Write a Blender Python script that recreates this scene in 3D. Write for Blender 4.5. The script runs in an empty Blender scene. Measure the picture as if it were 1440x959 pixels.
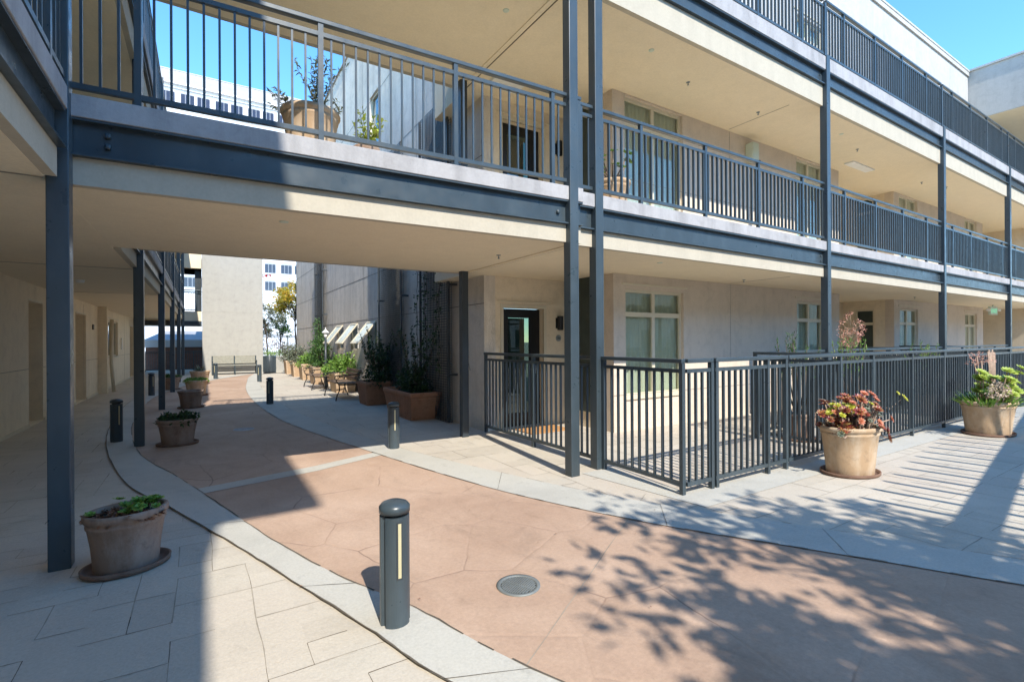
import bpy, bmesh, math, random
from mathutils import Vector, Matrix, Quaternion, noise as mnoise
random.seed(7)
scene = bpy.context.scene
COL = scene.collection
TU = math.radians(32.2)
BX, BY = 1.025, 5.969
CU, SU = math.cos(TU), math.sin(TU)
def W(u, v, z=0.0):
    return Vector((BX + CU*u - SU*v, BY + SU*u + CU*v, z))

# ------------------------------------------------------------------ materials
def new_mat(name):
    m = bpy.data.materials.new(name); m.use_nodes = True
    nt = m.node_tree; nt.nodes.clear()
    out = nt.nodes.new('ShaderNodeOutputMaterial')
    return m, nt, out
def N(nt, t, **kw):
    n = nt.nodes.new(t)
    for k, v in kw.items():
        if k in ('inputs',):
            for a, b in v.items(): n.inputs[a].default_value = b
        else: setattr(n, k, v)
    return n
def L(nt, a, b): nt.links.new(a, b)
def principled(nt, out, rough=.6, metal=0.0, spec=.5):
    p = nt.nodes.new('ShaderNodeBsdfPrincipled')
    p.inputs['Roughness'].default_value = rough
    p.inputs['Metallic'].default_value = metal
    p.inputs['Specular IOR Level'].default_value = spec
    L(nt, p.outputs[0], out.inputs[0]); return p
def rgba(c): return (c[0], c[1], c[2], 1.0)
def ramp(nt, src, stops):
    r = nt.nodes.new('ShaderNodeValToRGB')
    while len(r.color_ramp.elements) < len(stops): r.color_ramp.elements.new(.5)
    for e, (p, c) in zip(r.color_ramp.elements, stops):
        e.position = p; e.color = rgba(c) if hasattr(c, '__len__') else (c, c, c, 1)
    L(nt, src, r.inputs[0]); return r.outputs[0]
def noise(nt, co, scale, detail=5, rough=.55, dist=0):
    n = N(nt, 'ShaderNodeTexNoise'); n.inputs['Scale'].default_value = scale
    n.inputs['Detail'].default_value = detail; n.inputs['Roughness'].default_value = rough
    n.inputs['Distortion'].default_value = dist
    L(nt, co, n.inputs['Vector']); return n.outputs[0]
def mapping(nt, co, scale=(1, 1, 1), rot=(0, 0, 0)):
    m = N(nt, 'ShaderNodeMapping'); m.inputs['Scale'].default_value = scale
    m.inputs['Rotation'].default_value = rot; L(nt, co, m.inputs['Vector']); return m.outputs[0]
def mixc(nt, fac, a, b, mode='MIX'):
    m = N(nt, 'ShaderNodeMix', data_type='RGBA', blend_type=mode)
    for s, v in ((m.inputs[0], fac), (m.inputs[6], a), (m.inputs[7], b)):
        if hasattr(v, 'is_linked'): L(nt, v, s)
        elif hasattr(v, '__len__'): s.default_value = rgba(v)
        else: s.default_value = v
    return m.outputs[2]
def mathn(nt, op, a, b=0.5):
    m = N(nt, 'ShaderNodeMath', operation=op)
    for s, v in ((m.inputs[0], a), (m.inputs[1], b)):
        if hasattr(v, 'is_linked'): L(nt, v, s)
        else: s.default_value = v
    return m.outputs[0]
def bump(nt, p, h, strength=.3, dist=.01):
    b = N(nt, 'ShaderNodeBump'); b.inputs['Strength'].default_value = strength
    b.inputs['Distance'].default_value = dist
    L(nt, h, b.inputs['Height']); L(nt, b.outputs[0], p.inputs['Normal'])
def objco(nt): return N(nt, 'ShaderNodeTexCoord').outputs['Object']

def mat_stucco(name, c, dark=.86, streak=.9, bs=.35, mott=.90, relief=0):
    m, nt, out = new_mat(name); p = principled(nt, out, .9, spec=.2); co = objco(nt)
    big = ramp(nt, noise(nt, co, .7, 6, .6), [(.3, [x*dark for x in c]), (.7, c)])
    st = ramp(nt, noise(nt, mapping(nt, co, (2.2, 2.2, .22)), 1.6, 5, .65), [(.30, [streak]*3), (.55, [1, 1, 1])])
    fine = ramp(nt, noise(nt, co, 38, 3, .7), [(.25, [.92]*3), (.75, [1.04]*3)])
    mot = ramp(nt, noise(nt, co, 4.5, 7, .68, .6), [(.32, [mott]*3), (.5, [1]*3), (.72, [1.04]*3)])
    big = mixc(nt, 1.0, big, mot, 'MULTIPLY')
    base = mixc(nt, 1.0, mixc(nt, 1.0, big, st, 'MULTIPLY'), fine, 'MULTIPLY')
    L(nt, base, p.inputs['Base Color'])
    h = noise(nt, co, 55, 5, .7)
    if relief: h = mathn(nt, 'ADD', h, mathn(nt, 'MULTIPLY', noise(nt, mapping(nt, co, (7, 7, 1.1)), 1.3, 6, .7), relief))
    bump(nt, p, h, bs, .006 if not relief else .02); return m
def mat_metal(name, c, rough=.38, spec=.5, metal=0.0, wear=.25):
    m, nt, out = new_mat(name); p = principled(nt, out, rough, metal, spec); co = objco(nt)
    b = ramp(nt, noise(nt, mapping(nt, co, (1, 1, .35)), 3.0, 6, .65), [(.3, [x*(1-wear) for x in c]), (.55, c), (.8, [min(1, x*(1+wear)+.008) for x in c])])
    L(nt, b, p.inputs['Base Color'])
    r = ramp(nt, noise(nt, co, 9, 4, .6), [(.3, [rough*.75]*3), (.75, [min(1, rough*1.35)]*3)])
    L(nt, r, p.inputs['Roughness'])
    bump(nt, p, noise(nt, co, 30, 3, .5), .06, .003); return m
def mat_concrete(name, c, scale=1.0, blotch=.8, bs=.25, tint=None, island=0):
    m, nt, out = new_mat(name); p = principled(nt, out, .85, spec=.25); co = objco(nt)
    a = ramp(nt, noise(nt, co, .9*scale, 8, .62, .4), [(.28, [x*blotch for x in c]), (.5, c), (.75, [min(1, x*1.08) for x in c])])
    if tint: a = mixc(nt, ramp(nt, noise(nt, co, .45*scale, 4, .5), [(.45, [0]*3), (.65, [.75]*3)]), a, tint)
    f = ramp(nt, noise(nt, co, 60, 4, .75), [(.3, [.88]*3), (.7, [1.06]*3)])
    spots = ramp(nt, noise(nt, co, 7, 6, .7), [(.30, [.86]*3), (.42, [1, 1, 1])])
    base = mixc(nt, 1, mixc(nt, 1, a, f, 'MULTIPLY'), spots, 'MULTIPLY')
    if island:
        ge = N(nt, 'ShaderNodeNewGeometry'); iv = ramp(nt, ge.outputs['Random Per Island'], [(0, (1-island, 1-island*1.1, 1-island*1.1)), (.5, (1, 1, 1)), (1, (1+island*.35, 1+island*.3, 1+island*.3))]); base = mixc(nt, 1, base, iv, 'MULTIPLY')
    L(nt, base, p.inputs['Base Color'])
    h = mathn(nt, 'ADD', noise(nt, co, 14, 6, .65), mathn(nt, 'MULTIPLY', noise(nt, co, 90, 3, .6), .35))
    bump(nt, p, h, bs, .008); return m
def mat_redpave(name):
    m, nt, out = new_mat(name); p = principled(nt, out, .8, spec=.28); co = objco(nt)
    c1, c2, c3 = (.42, .292, .213), (.495, .358, .272), (.35, .232, .165)
    a = ramp(nt, noise(nt, co, .8, 8, .6, .5), [(.28, c3), (.5, c1), (.75, c2)])
    f = ramp(nt, noise(nt, co, 45, 5, .75), [(.3, [.87]*3), (.7, [1.07]*3)])
    a = mixc(nt, 1, a, f, 'MULTIPLY')
    sp = ramp(nt, noise(nt, co, 150, 2, .8), [(.30, [.78]*3), (.38, [1]*3), (.68, [1]*3), (.76, [1.18]*3)])
    a = mixc(nt, 1, a, sp, 'MULTIPLY')
    st = ramp(nt, noise(nt, mapping(nt, co, (1, .5, 1), (0, 0, .6)), 3.2, 7, .7, 1.2), [(.30, [.84]*3), (.46, [1]*3), (.7, [1.06]*3)])
    a = mixc(nt, 1, a, st, 'MULTIPLY')
    wob = N(nt, 'ShaderNodeTexNoise'); wob.inputs['Scale'].default_value = 1.6; wob.inputs['Detail'].default_value = 6
    L(nt, co, wob.inputs['Vector'])
    add = N(nt, 'ShaderNodeMix', data_type='VECTOR'); add.inputs[0].default_value = .12
    L(nt, co, add.inputs[4]); L(nt, wob.outputs[1], add.inputs[5])
    v = N(nt, 'ShaderNodeTexVoronoi', feature='DISTANCE_TO_EDGE', voronoi_dimensions='2D')
    v.inputs['Scale'].default_value = 1.45; L(nt, add.outputs[1], v.inputs['Vector'])
    line = ramp(nt, v.outputs[0], [(.0, [1]*3), (.004, [.9]*3), (.010, [0]*3)])
    soft = ramp(nt, v.outputs[0], [(.0, [.35]*3), (.07, [0]*3)])
    keep = ramp(nt, noise(nt, co, .75, 4, .6), [(.44, [.04]*3), (.58, [.6]*3)])
    pale = ramp(nt, noise(nt, co, .9, 2), [(.45, [0]*3), (.55, [1]*3)])
    lc = mixc(nt, pale, (.10, .06, .045), (.42, .29, .20))
    fac = mathn(nt, 'MULTIPLY', line, keep)
    a = mixc(nt, mathn(nt, 'MULTIPLY', soft, keep), a, (.40, .27, .205))
    a = mixc(nt, fac, a, lc)
    L(nt, a, p.inputs['Base Color'])
    dep = ramp(nt, v.outputs[0], [(.0, [0]*3), (.03, [1]*3)])
    h = mathn(nt, 'ADD', mathn(nt, 'MULTIPLY', dep, .5), mathn(nt, 'ADD', mathn(nt, 'MULTIPLY', noise(nt, co, 9, 7, .7), .8), mathn(nt, 'MULTIPLY', noise(nt, co, 80, 3, .6), .2)))
    bump(nt, p, h, .3, .012); return m
def mat_terracotta(name, c, chalk=(.62, .50, .38), amt=.55):
    m, nt, out = new_mat(name); p = principled(nt, out, .85, spec=.2); co = objco(nt)
    a = ramp(nt, noise(nt, co, 5, 6, .6), [(.3, [x*.8 for x in c]), (.7, c)])
    k = ramp(nt, noise(nt, mapping(nt, co, (1, 1, .4)), 4.3, 6, .7), [(.45, [0]*3), (.7, [amt]*3)])
    a = mixc(nt, k, a, chalk)
    d = ramp(nt, noise(nt, co, 11, 5, .7), [(.3, [.72]*3), (.45, [1]*3)])
    a = mixc(nt, 1, a, d, 'MULTIPLY')
    L(nt, a, p.inputs['Base Color']); bump(nt, p, noise(nt, co, 40, 4, .6), .3, .004); return m
def mat_leaf(name, stops, rough=.5, trans=.25):
    m, nt, out = new_mat(name)
    g = N(nt, 'ShaderNodeNewGeometry')
    c = ramp(nt, g.outputs['Random Per Island'], [(i/(max(1, len(stops)-1)), s) for i, s in enumerate(stops)])
    p = nt.nodes.new('ShaderNodeBsdfPrincipled'); p.inputs['Roughness'].default_value = rough
    L(nt, c, p.inputs['Base Color'])
    t = N(nt, 'ShaderNodeBsdfTranslucent'); L(nt, c, t.inputs[0])
    mx = N(nt, 'ShaderNodeMixShader'); mx.inputs[0].default_value = trans
    L(nt, p.outputs[0], mx.inputs[1]); L(nt, t.outputs[0], mx.inputs[2]); L(nt, mx.outputs[0], out.inputs[0])
    return m
def mat_plain(name, c, rough=.7, var=.15, scale=8, spec=.4, metal=0):
    m, nt, out = new_mat(name); p = principled(nt, out, rough, metal, spec); co = objco(nt)
    a = ramp(nt, noise(nt, co, scale, 5, .6), [(.3, [x*(1-var) for x in c]), (.7, [min(1, x*(1+var*.5)) for x in c])])
    L(nt, a, p.inputs['Base Color']); return m
def mat_glass(name, tint=(.70, .80, .76), refl=1.0):
    m, nt, out = new_mat(name)
    tr = N(nt, 'ShaderNodeBsdfTransparent'); tr.inputs[0].default_value = rgba(tint)
    gl = N(nt, 'ShaderNodeBsdfGlossy'); gl.inputs['Roughness'].default_value = .015
    gl.inputs[0].default_value = (.95, 1, 1, 1)
    co = objco(nt)
    fr = N(nt, 'ShaderNodeFresnel'); fr.inputs[0].default_value = 1.6
    b = N(nt, 'ShaderNodeBump'); b.inputs['Strength'].default_value = .03; b.inputs['Distance'].default_value = .02
    L(nt, noise(nt, co, 1.4, 1), b.inputs['Height']); L(nt, b.outputs[0], gl.inputs['Normal'])
    fac = mathn(nt, 'MINIMUM', mathn(nt, 'MULTIPLY', fr.outputs[0], 1.5*refl), 1)
    ge = N(nt, 'ShaderNodeNewGeometry'); fac = mathn(nt, 'MULTIPLY', fac, mathn(nt, 'SUBTRACT', 1.0, ge.outputs['Backfacing']))
    mx = N(nt, 'ShaderNodeMixShader'); L(nt, fac, mx.inputs[0])
    L(nt, tr.outputs[0], mx.inputs[1]); L(nt, gl.outputs[0], mx.inputs[2]); L(nt, mx.outputs[0], out.inputs[0])
    return m
def mat_emit(name, c, s, base=(.8, .8, .7)):
    m, nt, out = new_mat(name); p = principled(nt, out, .4); p.inputs['Base Color'].default_value = rgba(base)
    p.inputs['Emission Color'].default_value = rgba(c); p.inputs['Emission Strength'].default_value = s; return m

M = {}
M['wall'] = mat_stucco('stucco_beige', (.68, .58, .475), .88, .92)
M['wall_warm'] = mat_stucco('stucco_warm_beige', (.76, .65, .49), .92, .95)
M['wall_grey'] = mat_stucco('stucco_weathered_grey', (.76, .69, .60), .82, .80, .6, .86, 2.2)
M['wall_left'] = mat_stucco('stucco_corridor', (.82, .715, .545), .90, .93)
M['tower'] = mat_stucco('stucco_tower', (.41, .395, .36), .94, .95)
M['soffit'] = mat_stucco('soffit_tan', (.79, .685, .51), .97, 1.0, .15, .965)
M['edge'] = mat_stucco('cream_beam_sun_toned', (.50, .45, .36), .95, .92, .15, .95)  # same cream stucco as the soffit, darkened so sunlit faces do not clip
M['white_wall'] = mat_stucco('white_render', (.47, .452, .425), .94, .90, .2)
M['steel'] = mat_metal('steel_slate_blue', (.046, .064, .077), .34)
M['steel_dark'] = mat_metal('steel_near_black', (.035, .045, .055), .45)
M['galv'] = mat_metal('steel_pale_grey', (.25, .28, .29), .5)
M['fascia'] = mat_stucco('fascia_concrete', (.43, .42, .425), .86, .76, .3, .86)
M['pave'] = mat_concrete('stamped_beige', (.50, .45, .375), 1.1, .80, .5, tint=(.47,.40,.335))
M['slab'] = mat_concrete('stamped_slab', (.50, .45, .375), 1.1, .82, .5, tint=(.47,.405,.34), island=.06)
M['band'] = mat_concrete('grey_band', (.455, .437, .39), 1.2, .84, .3)
M['red'] = mat_redpave('stamped_terracotta')
M['joint'] = mat_plain('joint_dirt', (.12, .098, .075), .95, .5, 5)
M['jointpale'] = mat_plain('joint_pale', (.33, .29, .235), .95, .35, 3)
M['terra'] = mat_terracotta('terracotta_buff', (.50, .345, .215), (.62, .53, .42), .7)
M['terra_red'] = mat_terracotta('terracotta_red', (.42, .20, .115), (.45, .3, .2), .25)
M['terra_dark'] = mat_terracotta('terracotta_brown', (.28, .185, .135), (.42, .35, .30), .6)
M['saucer'] = mat_terracotta('saucer_brown', (.20, .12, .085), (.3, .22, .17), .3)
M['soil'] = mat_plain('potting_soil', (.05, .035, .025), .95, .5, 30)
M['glass'] = mat_glass('window_glass', (.80, .84, .81))
M['glass_dark'] = mat_glass('door_glass', (.30, .36, .32), 1.1)
M['frame'] = mat_plain('window_frame_cream', (.62, .56, .43), .5, .06)
M['door'] = mat_plain('black_door', (.012, .013, .014), .35, .2)
M['curtain'] = mat_plain('curtain_cloth', (.78, .75, .64), .85, .1, 3)
M['frost'] = mat_plain('frosted_glass', (.55, .60, .52), .2, .08, 3)
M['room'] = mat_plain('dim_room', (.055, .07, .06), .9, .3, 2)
M['drain'] = mat_metal('cast_iron_grey', (.20, .215, .21), .6, .4, .3)
M['black'] = mat_plain('black_plastic', (.015, .015, .017), .5, .2)
M['gap_sheet'] = mat_plain('gap_sheet_black', (.009, .013, .014), .95, .3, 20)  # flat black for the sheet added behind the far pickets
M['wood'] = mat_plain('weathered_wood', (.20, .13, .085), .7, .35, 14)
M['slat'] = mat_plain('bench_slat_grey', (.30, .29, .24), .7, .2, 10)
M['lens'] = mat_plain('bollard_lens', (.50, .45, .28), .35, .1)
M['mat'] = mat_plain('coir_mat', (.48, .25, .10), .95, .3, 60)
M['white'] = mat_plain('white_paint', (.8, .8, .78), .45, .05)
M['whiteb'] = mat_plain('white_cladding', (.60, .61, .63), .5, .06, .3)
M['greyroof'] = mat_plain('grey_roof', (.32, .315, .32), .7, .1, .8)
M['archgrey'] = mat_plain('grey_arch', (.34, .36, .40), .6, .1)
M['towerglass'] = mat_plain('tinted_glass', (.035, .035, .055), .12, .3, .5, .6)
M['brown'] = mat_plain('brown_brick', (.12, .06, .045), .85, .25, 6)
M['blueroof'] = mat_plain('blue_grey_roof', (.30, .31, .345), .6, .1, 2)
M['bark'] = mat_plain('bark', (.10, .075, .055), .9, .4, 12)
M['stem'] = mat_plain('succulent_stem', (.38, .27, .20), .8, .3, 20)
M['exit'] = mat_emit('exit_green', (.25, .7, .45), .25, (.1, .5, .25))
M['exitbox'] = mat_plain('exit_housing', (.55, .62, .52), .4, .05)
M['leaf_dark'] = mat_leaf('leaf_dark', [(.012, .03, .01), (.03, .07, .018), (.06, .11, .03)])
M['leaf_mid'] = mat_leaf('leaf_mid', [(.03, .075, .018), (.06, .14, .03), (.11, .21, .05)])
M['leaf_bright'] = mat_leaf('leaf_bright', [(.08, .17, .025), (.17, .32, .05), (.28, .42, .08)])
M['leaf_yellow'] = mat_leaf('leaf_yellow', [(.25, .30, .05), (.62, .50, .05), (.70, .42, .06), (.45, .50, .08)], .5, .45)
M['leaf_grey'] = mat_leaf('leaf_grey', [(.07, .09, .06), (.16, .19, .13), (.26, .28, .20)])
M['leaf_dry'] = mat_leaf('leaf_dry', [(.16, .075, .04), (.32, .17, .10), (.22, .10, .07)])
M['leaf_maroon'] = mat_leaf('leaf_maroon', [(.06, .02, .025), (.14, .05, .05), (.09, .04, .03)])
M['ros_red'] = mat_leaf('rosette_red', [(.10, .014, .018), (.22, .03, .028), (.40, .13, .05), (.28, .20, .06)], .35, .15)
M['ros_coral'] = mat_leaf('rosette_coral', [(.50, .16, .09), (.62, .25, .14)], .4, .2)
M['ros_yellow'] = mat_leaf('rosette_yellow', [(.50, .50, .05), (.62, .56, .08), (.40, .46, .05)], .4, .3)
M['ros_lime'] = mat_leaf('rosette_lime', [(.30, .42, .06), (.48, .55, .12), (.40, .50, .08)], .4, .3)
M['flower_pink'] = mat_leaf('flower_pink', [(.70, .34, .26), (.78, .46, .36), (.58, .26, .2)])
M['flower_dry'] = mat_leaf('flower_dry', [(.55, .42, .30), (.68, .56, .42), (.42, .28, .2)])
M['flower_red'] = mat_leaf('flower_red', [(.5, .03, .03), (.35, .02, .03)])

# ------------------------------------------------------------------ mesh builder
class MB:
    def __init__(s): s.v = []; s.f = []; s.sm = []
    def add(s, vs, fs, smooth=False):
        o = len(s.v); s.v += [tuple(x) for x in vs]; s.f += [tuple(i+o for i in f) for f in fs]
        s.sm += [smooth]*len(fs); return s
    def box(s, x0, x1, y0, y1, z0, z1):
        v = [(x0,y0,z0),(x1,y0,z0),(x1,y1,z0),(x0,y1,z0),(x0,y0,z1),(x1,y0,z1),(x1,y1,z1),(x0,y1,z1)]
        return s.add(v, [(0,3,2,1),(4,5,6,7),(0,1,5,4),(1,2,6,5),(2,3,7,6),(3,0,4,7)])
    def prism(s, poly, z0, z1):     # poly counter-clockwise
        n = len(poly); v = [(p[0],p[1],z0) for p in poly]+[(p[0],p[1],z1) for p in poly]
        f = [tuple(range(n-1,-1,-1)), tuple(range(n, 2*n))]+[(i,(i+1)%n,n+(i+1)%n,n+i) for i in range(n)]
        return s.add(v, f)
    def beam(s, p0, p1, o0, o1, z0, z1, out, e0=0, e1=0):   # horizontal beam along p0-p1, offsets o0..o1 along out
        a = Vector(p1)-Vector(p0); a.normalize(); a = Vector((a.x,a.y)); n = Vector(out)
        q0 = Vector((p0[0],p0[1]))-a*e0; q1 = Vector((p1[0],p1[1]))+a*e1
        P = [q0+n*o0, q1+n*o0, q1+n*o1, q0+n*o1]
        ar = sum(P[i].x*P[(i+1)%4].y-P[(i+1)%4].x*P[i].y for i in range(4))
        if ar < 0: P.reverse()
        return s.prism([(p.x,p.y) for p in P], z0, z1)
    def tube(s, pts, rad, seg=8, cap=True, smooth=True):
        pts = [Vector(p) for p in pts]; rs = rad if hasattr(rad,'__len__') else [rad]*len(pts)
        vs = []; fs = []
        for i, p in enumerate(pts):
            d = (pts[min(i+1,len(pts)-1)]-pts[max(i-1,0)]).normalized()
            up = Vector((0,0,1)) if abs(d.z) < .9 else Vector((1,0,0))
            x = d.cross(up).normalized(); y = d.cross(x)
            for k in range(seg):
                a = 2*math.pi*k/seg; vs.append(p+(x*math.cos(a)+y*math.sin(a))*rs[i])
        for i in range(len(pts)-1):
            for k in range(seg):
                k2 = (k+1)%seg; fs.append((i*seg+k, i*seg+k2, (i+1)*seg+k2, (i+1)*seg+k))
        if cap: fs += [tuple(range(seg-1,-1,-1)), tuple((len(pts)-1)*seg+k for k in range(seg))]
        return s.add(vs, fs, smooth)
    def lathe(s, prof, seg=40, sx=1, sy=1, c=(0,0,0), smooth=True, close=False):
        vs = []; fs = []
        for r, z in prof:
            for k in range(seg):
                a = 2*math.pi*k/seg; vs.append((c[0]+r*sx*math.cos(a), c[1]+r*sy*math.sin(a), c[2]+z))
        for i in range(len(prof)-1):
            for k in range(seg):
                k2 = (k+1)%seg; fs.append((i*seg+k, i*seg+k2, (i+1)*seg+k2, (i+1)*seg+k))
        if close: fs += [tuple(range(seg-1,-1,-1)), tuple((len(prof)-1)*seg+k for k in range(seg))]
        return s.add(vs, fs, smooth)
    def quadprof(s, prof, c=(0,0,0)):   # rectangular lathe: prof of (hx, hy, z)
        vs = []; fs = []
        for hx, hy, z in prof:
            vs += [(c[0]-hx,c[1]-hy,c[2]+z),(c[0]+hx,c[1]-hy,c[2]+z),(c[0]+hx,c[1]+hy,c[2]+z),(c[0]-hx,c[1]+hy,c[2]+z)]
        for i in range(len(prof)-1):
            for k in range(4):
                k2 = (k+1)%4; fs.append((i*4+k, i*4+k2, (i+1)*4+k2, (i+1)*4+k))
        return s.add(vs, fs)
    def leaf(s, p, d, up, ln, wd):      # bent diamond leaf
        d = d.normalized(); x = d.cross(up)
        if x.length < 1e-4: x = Vector((1,0,0))
        x.normalize(); n = x.cross(d)
        a = p; b = p+d*ln*.45+x*wd*.5+n*ln*.04; c = p+d*ln-n*ln*.12; e = p+d*ln*.45-x*wd*.5+n*ln*.04; m = p+d*ln*.5-n*ln*.03
        return s.add([a,b,c,e], [(0,1,2,3)])
    def build(s, name, mat, parent=None, bevel=0, loc=None, rz=0, auto=True):
        me = bpy.data.meshes.new(name); me.from_pydata(s.v, [], s.f); me.validate()
        me.polygons.foreach_set('use_smooth', s.sm[:len(me.polygons)] if len(s.sm) == len(me.polygons) else [False]*len(me.polygons))
        me.materials.append(M[mat] if isinstance(mat, str) else mat)
        o = bpy.data.objects.new(name, me); COL.objects.link(o)
        if parent: o.parent = parent
        if loc is not None: o.location = loc
        if rz: o.rotation_euler.z = rz
        if bevel:
            b = o.modifiers.new('bevel', 'BEVEL'); b.width = bevel; b.segments = 2; b.limit_method = 'ANGLE'
        return o
def tag(o, label=None, cat=None, group=None, kind=None):
    if label: o['label'] = label
    if cat: o['category'] = cat
    if group: o['group'] = group
    if kind: o['kind'] = kind
    return o
def thing(name, label, cat, u, v, z=0, rot=0, group=None):
    o = bpy.data.objects.new(name, None); COL.objects.link(o); o.empty_display_size = .2
    o.location = W(u, v, z); o.rotation_euler.z = TU+rot
    return tag(o, label, cat, group)
def solo(mb, name, mat, label, cat, u, v, z=0, rot=0, group=None, kind=None, bevel=0):
    o = mb.build(name, mat, None, bevel); o.location = W(u, v, z); o.rotation_euler.z = TU+rot
    return tag(o, label, cat, group, kind)
def struct(mb, name, mat, u=0, v=0, z=0):
    o = mb.build(name, mat); o.location = W(u, v, z); o.rotation_euler.z = TU; o['kind'] = 'structure'; return o
def copy_tree(root):
    r = root.copy(); COL.objects.link(r)
    for ch in root.children:
        c = ch.copy(); COL.objects.link(c); c.parent = r
        for g in ch.children:
            d = g.copy(); COL.objects.link(d); d.parent = c
    return r

# ------------------------------------------------------------------ ground
def catmull(pts, n=8):
    P = [Vector(p) for p in pts]; out = []
    for i in range(len(P)-1):
        p0 = P[max(i-1,0)]; p1 = P[i]; p2 = P[i+1]; p3 = P[min(i+2,len(P)-1)]
        for k in range(n):
            t = k/n
            out.append(.5*((2*p1)+(-p0+p2)*t+(2*p0-5*p1+4*p2-p3)*t*t+(-p0+3*p1-3*p2+p3)*t**3))
    out.append(P[-1]); return out
LO = catmull([(-2.4,22.8),(-3.75,20.2),(-4.9,17.2),(-5.55,13.6),(-5.68,10.8),(-5.577,8.229),(-5.441,6.3),(-5.169,4.235),(-4.746,2.239),(-4.284,1.0),(-3.873,-.154),(-3.602,-.964),(-3.311,-1.843),(-3.126,-2.447),(-2.7,-3.3),(-2.1,-4.3),(-1.2,-5.5),(.2,-7)])
LI = catmull([(-2.0,22.6),(-3.35,20.0),(-4.5,17.0),(-5.12,13.6),(-5.28,10.8),(-5.221,7.987),(-5.09,6.084),(-4.78,3.94),(-4.301,2.311),(-3.916,.92),(-3.60,-.259),(-3.30,-1.15),(-3.02,-1.80),(-2.75,-2.6),(-2.3,-3.5),(-1.7,-4.45),(-.85,-5.5),(.6,-7)])
RL = catmull([(-1.9,22.8),(-2.35,20),(-2.62,17),(-2.85,14),(-2.93,11),(-2.89,8.4),(-2.72,6.0),(-2.45,4.3),(-2.1,2.55),(-1.774,1.053),(-1.472,-.12),(-1.17,-.945),(-.90,-1.552),(-.636,-2.042),(-.36,-2.5),(-.1,-2.95),(.277,-3.612),(1.1,-4.9),(2.6,-7)])
RU = catmull([(-1.5,22.8),(-1.93,20),(-2.18,17),(-2.38,14),(-2.43,11),(-2.38,8.4),(-2.2,6.1),(-1.95,4.2),(-1.67,2.5),(-1.34,1.21),(-1.1,.42),(-.80,-.485),(-.52,-1.15),(-.27,-1.63),(-.0,-2.1),(.28,-2.62),(.70,-3.4),(1.6,-4.8),(3.1,-7)])
def strip(A, B, z):
    n = min(len(A), len(B)); mb = MB()
    mb.add([(p.x,p.y,z) for p in A[:n]]+[(p.x,p.y,z) for p in B[:n]], [(i, n+i, n+i+1, i+1) for i in range(n-1)]); return mb
def line_strip(A, w, z, keep=1.0, jit=.004):
    mb = MB(); vs = []; n = len(A)
    for i, p in enumerate(A):
        t = (A[min(i+1,n-1)]-A[max(i-1,0)]).normalized(); nn = Vector((-t.y,t.x))
        ww = w*(.6+.8*random.random()); j = random.uniform(-jit,jit)
        vs += [(p.x+nn.x*(j-ww/2),p.y+nn.y*(j-ww/2),z),(p.x+nn.x*(j+ww/2),p.y+nn.y*(j+ww/2),z)]
    fs = [(2*i,2*i+2,2*i+3,2*i+1) for i in range(n-1) if random.random() < keep]
    return mb.add(vs, fs)
def up(mb):
    # make all faces face +z
    for i, f in enumerate(mb.f):
        a, b, c = (Vector(mb.v[f[k]]) for k in (0,1,2))
        if (b-a).cross(c-b).z < 0: mb.f[i] = tuple(reversed(f))
    return mb
g = MB(); g.add([(-400,-400,0),(400,-400,0),(400,400,0),(-400,400,0)], [(0,1,2,3)])
struct(g, 'ground', 'pave')
n = min(len(LI), len(RL))
struct(up(strip([Vector((a.x-.15,a.y)) for a in LI], [Vector((a.x+.2,a.y)) for a in RL], .007)), 'terracotta_paving', 'red')
struct(up(strip(LO, LI, .014)), 'grey_border_band_left', 'band')
struct(up(strip(RL, RU, .014)), 'grey_border_band_right', 'band')
def quadpoly(pts, z): m = MB(); m.add([(p[0],p[1],z) for p in pts], [tuple(range(len(pts)))]); return up(m)
struct(quadpoly([(-4.1,1.42),(-2.9,1.72),(-1.75,2.2),(-1.75,2.42),(-2.9,1.97),(-4.1,1.66)], .0105), 'grey_cross_band', 'band')
struct(quadpoly([(-.12,-1.62),(9.5,-1.62),(20,-1.62),(20,-1.18),(.1,-1.18),(.1,-.1),(-.32,-.1)], .006), 'grey_curb_strip', 'band')
jm = line_strip(LO, .009, .018, 1)
for A, w, k in ((LI, .009, .9), (RL, .006, .5), (RU, .005, .35)):
    t = line_strip(A, w, .018, k); jm.add(t.v, t.f)
for A, Bc, step, off in ((LO, LI, 14, 6), (RL, RU, 19, 4)):
    for i in range(off, min(len(A), len(Bc))-1, step):
        a, b = A[i], Bc[i]; t = line_strip([a.lerp(b, k/4) for k in range(5)], .0035, .018, 1, .001); jm.add(t.v, t.f)
struct(up(jm), 'paving_edge_joints', 'joint')
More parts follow.
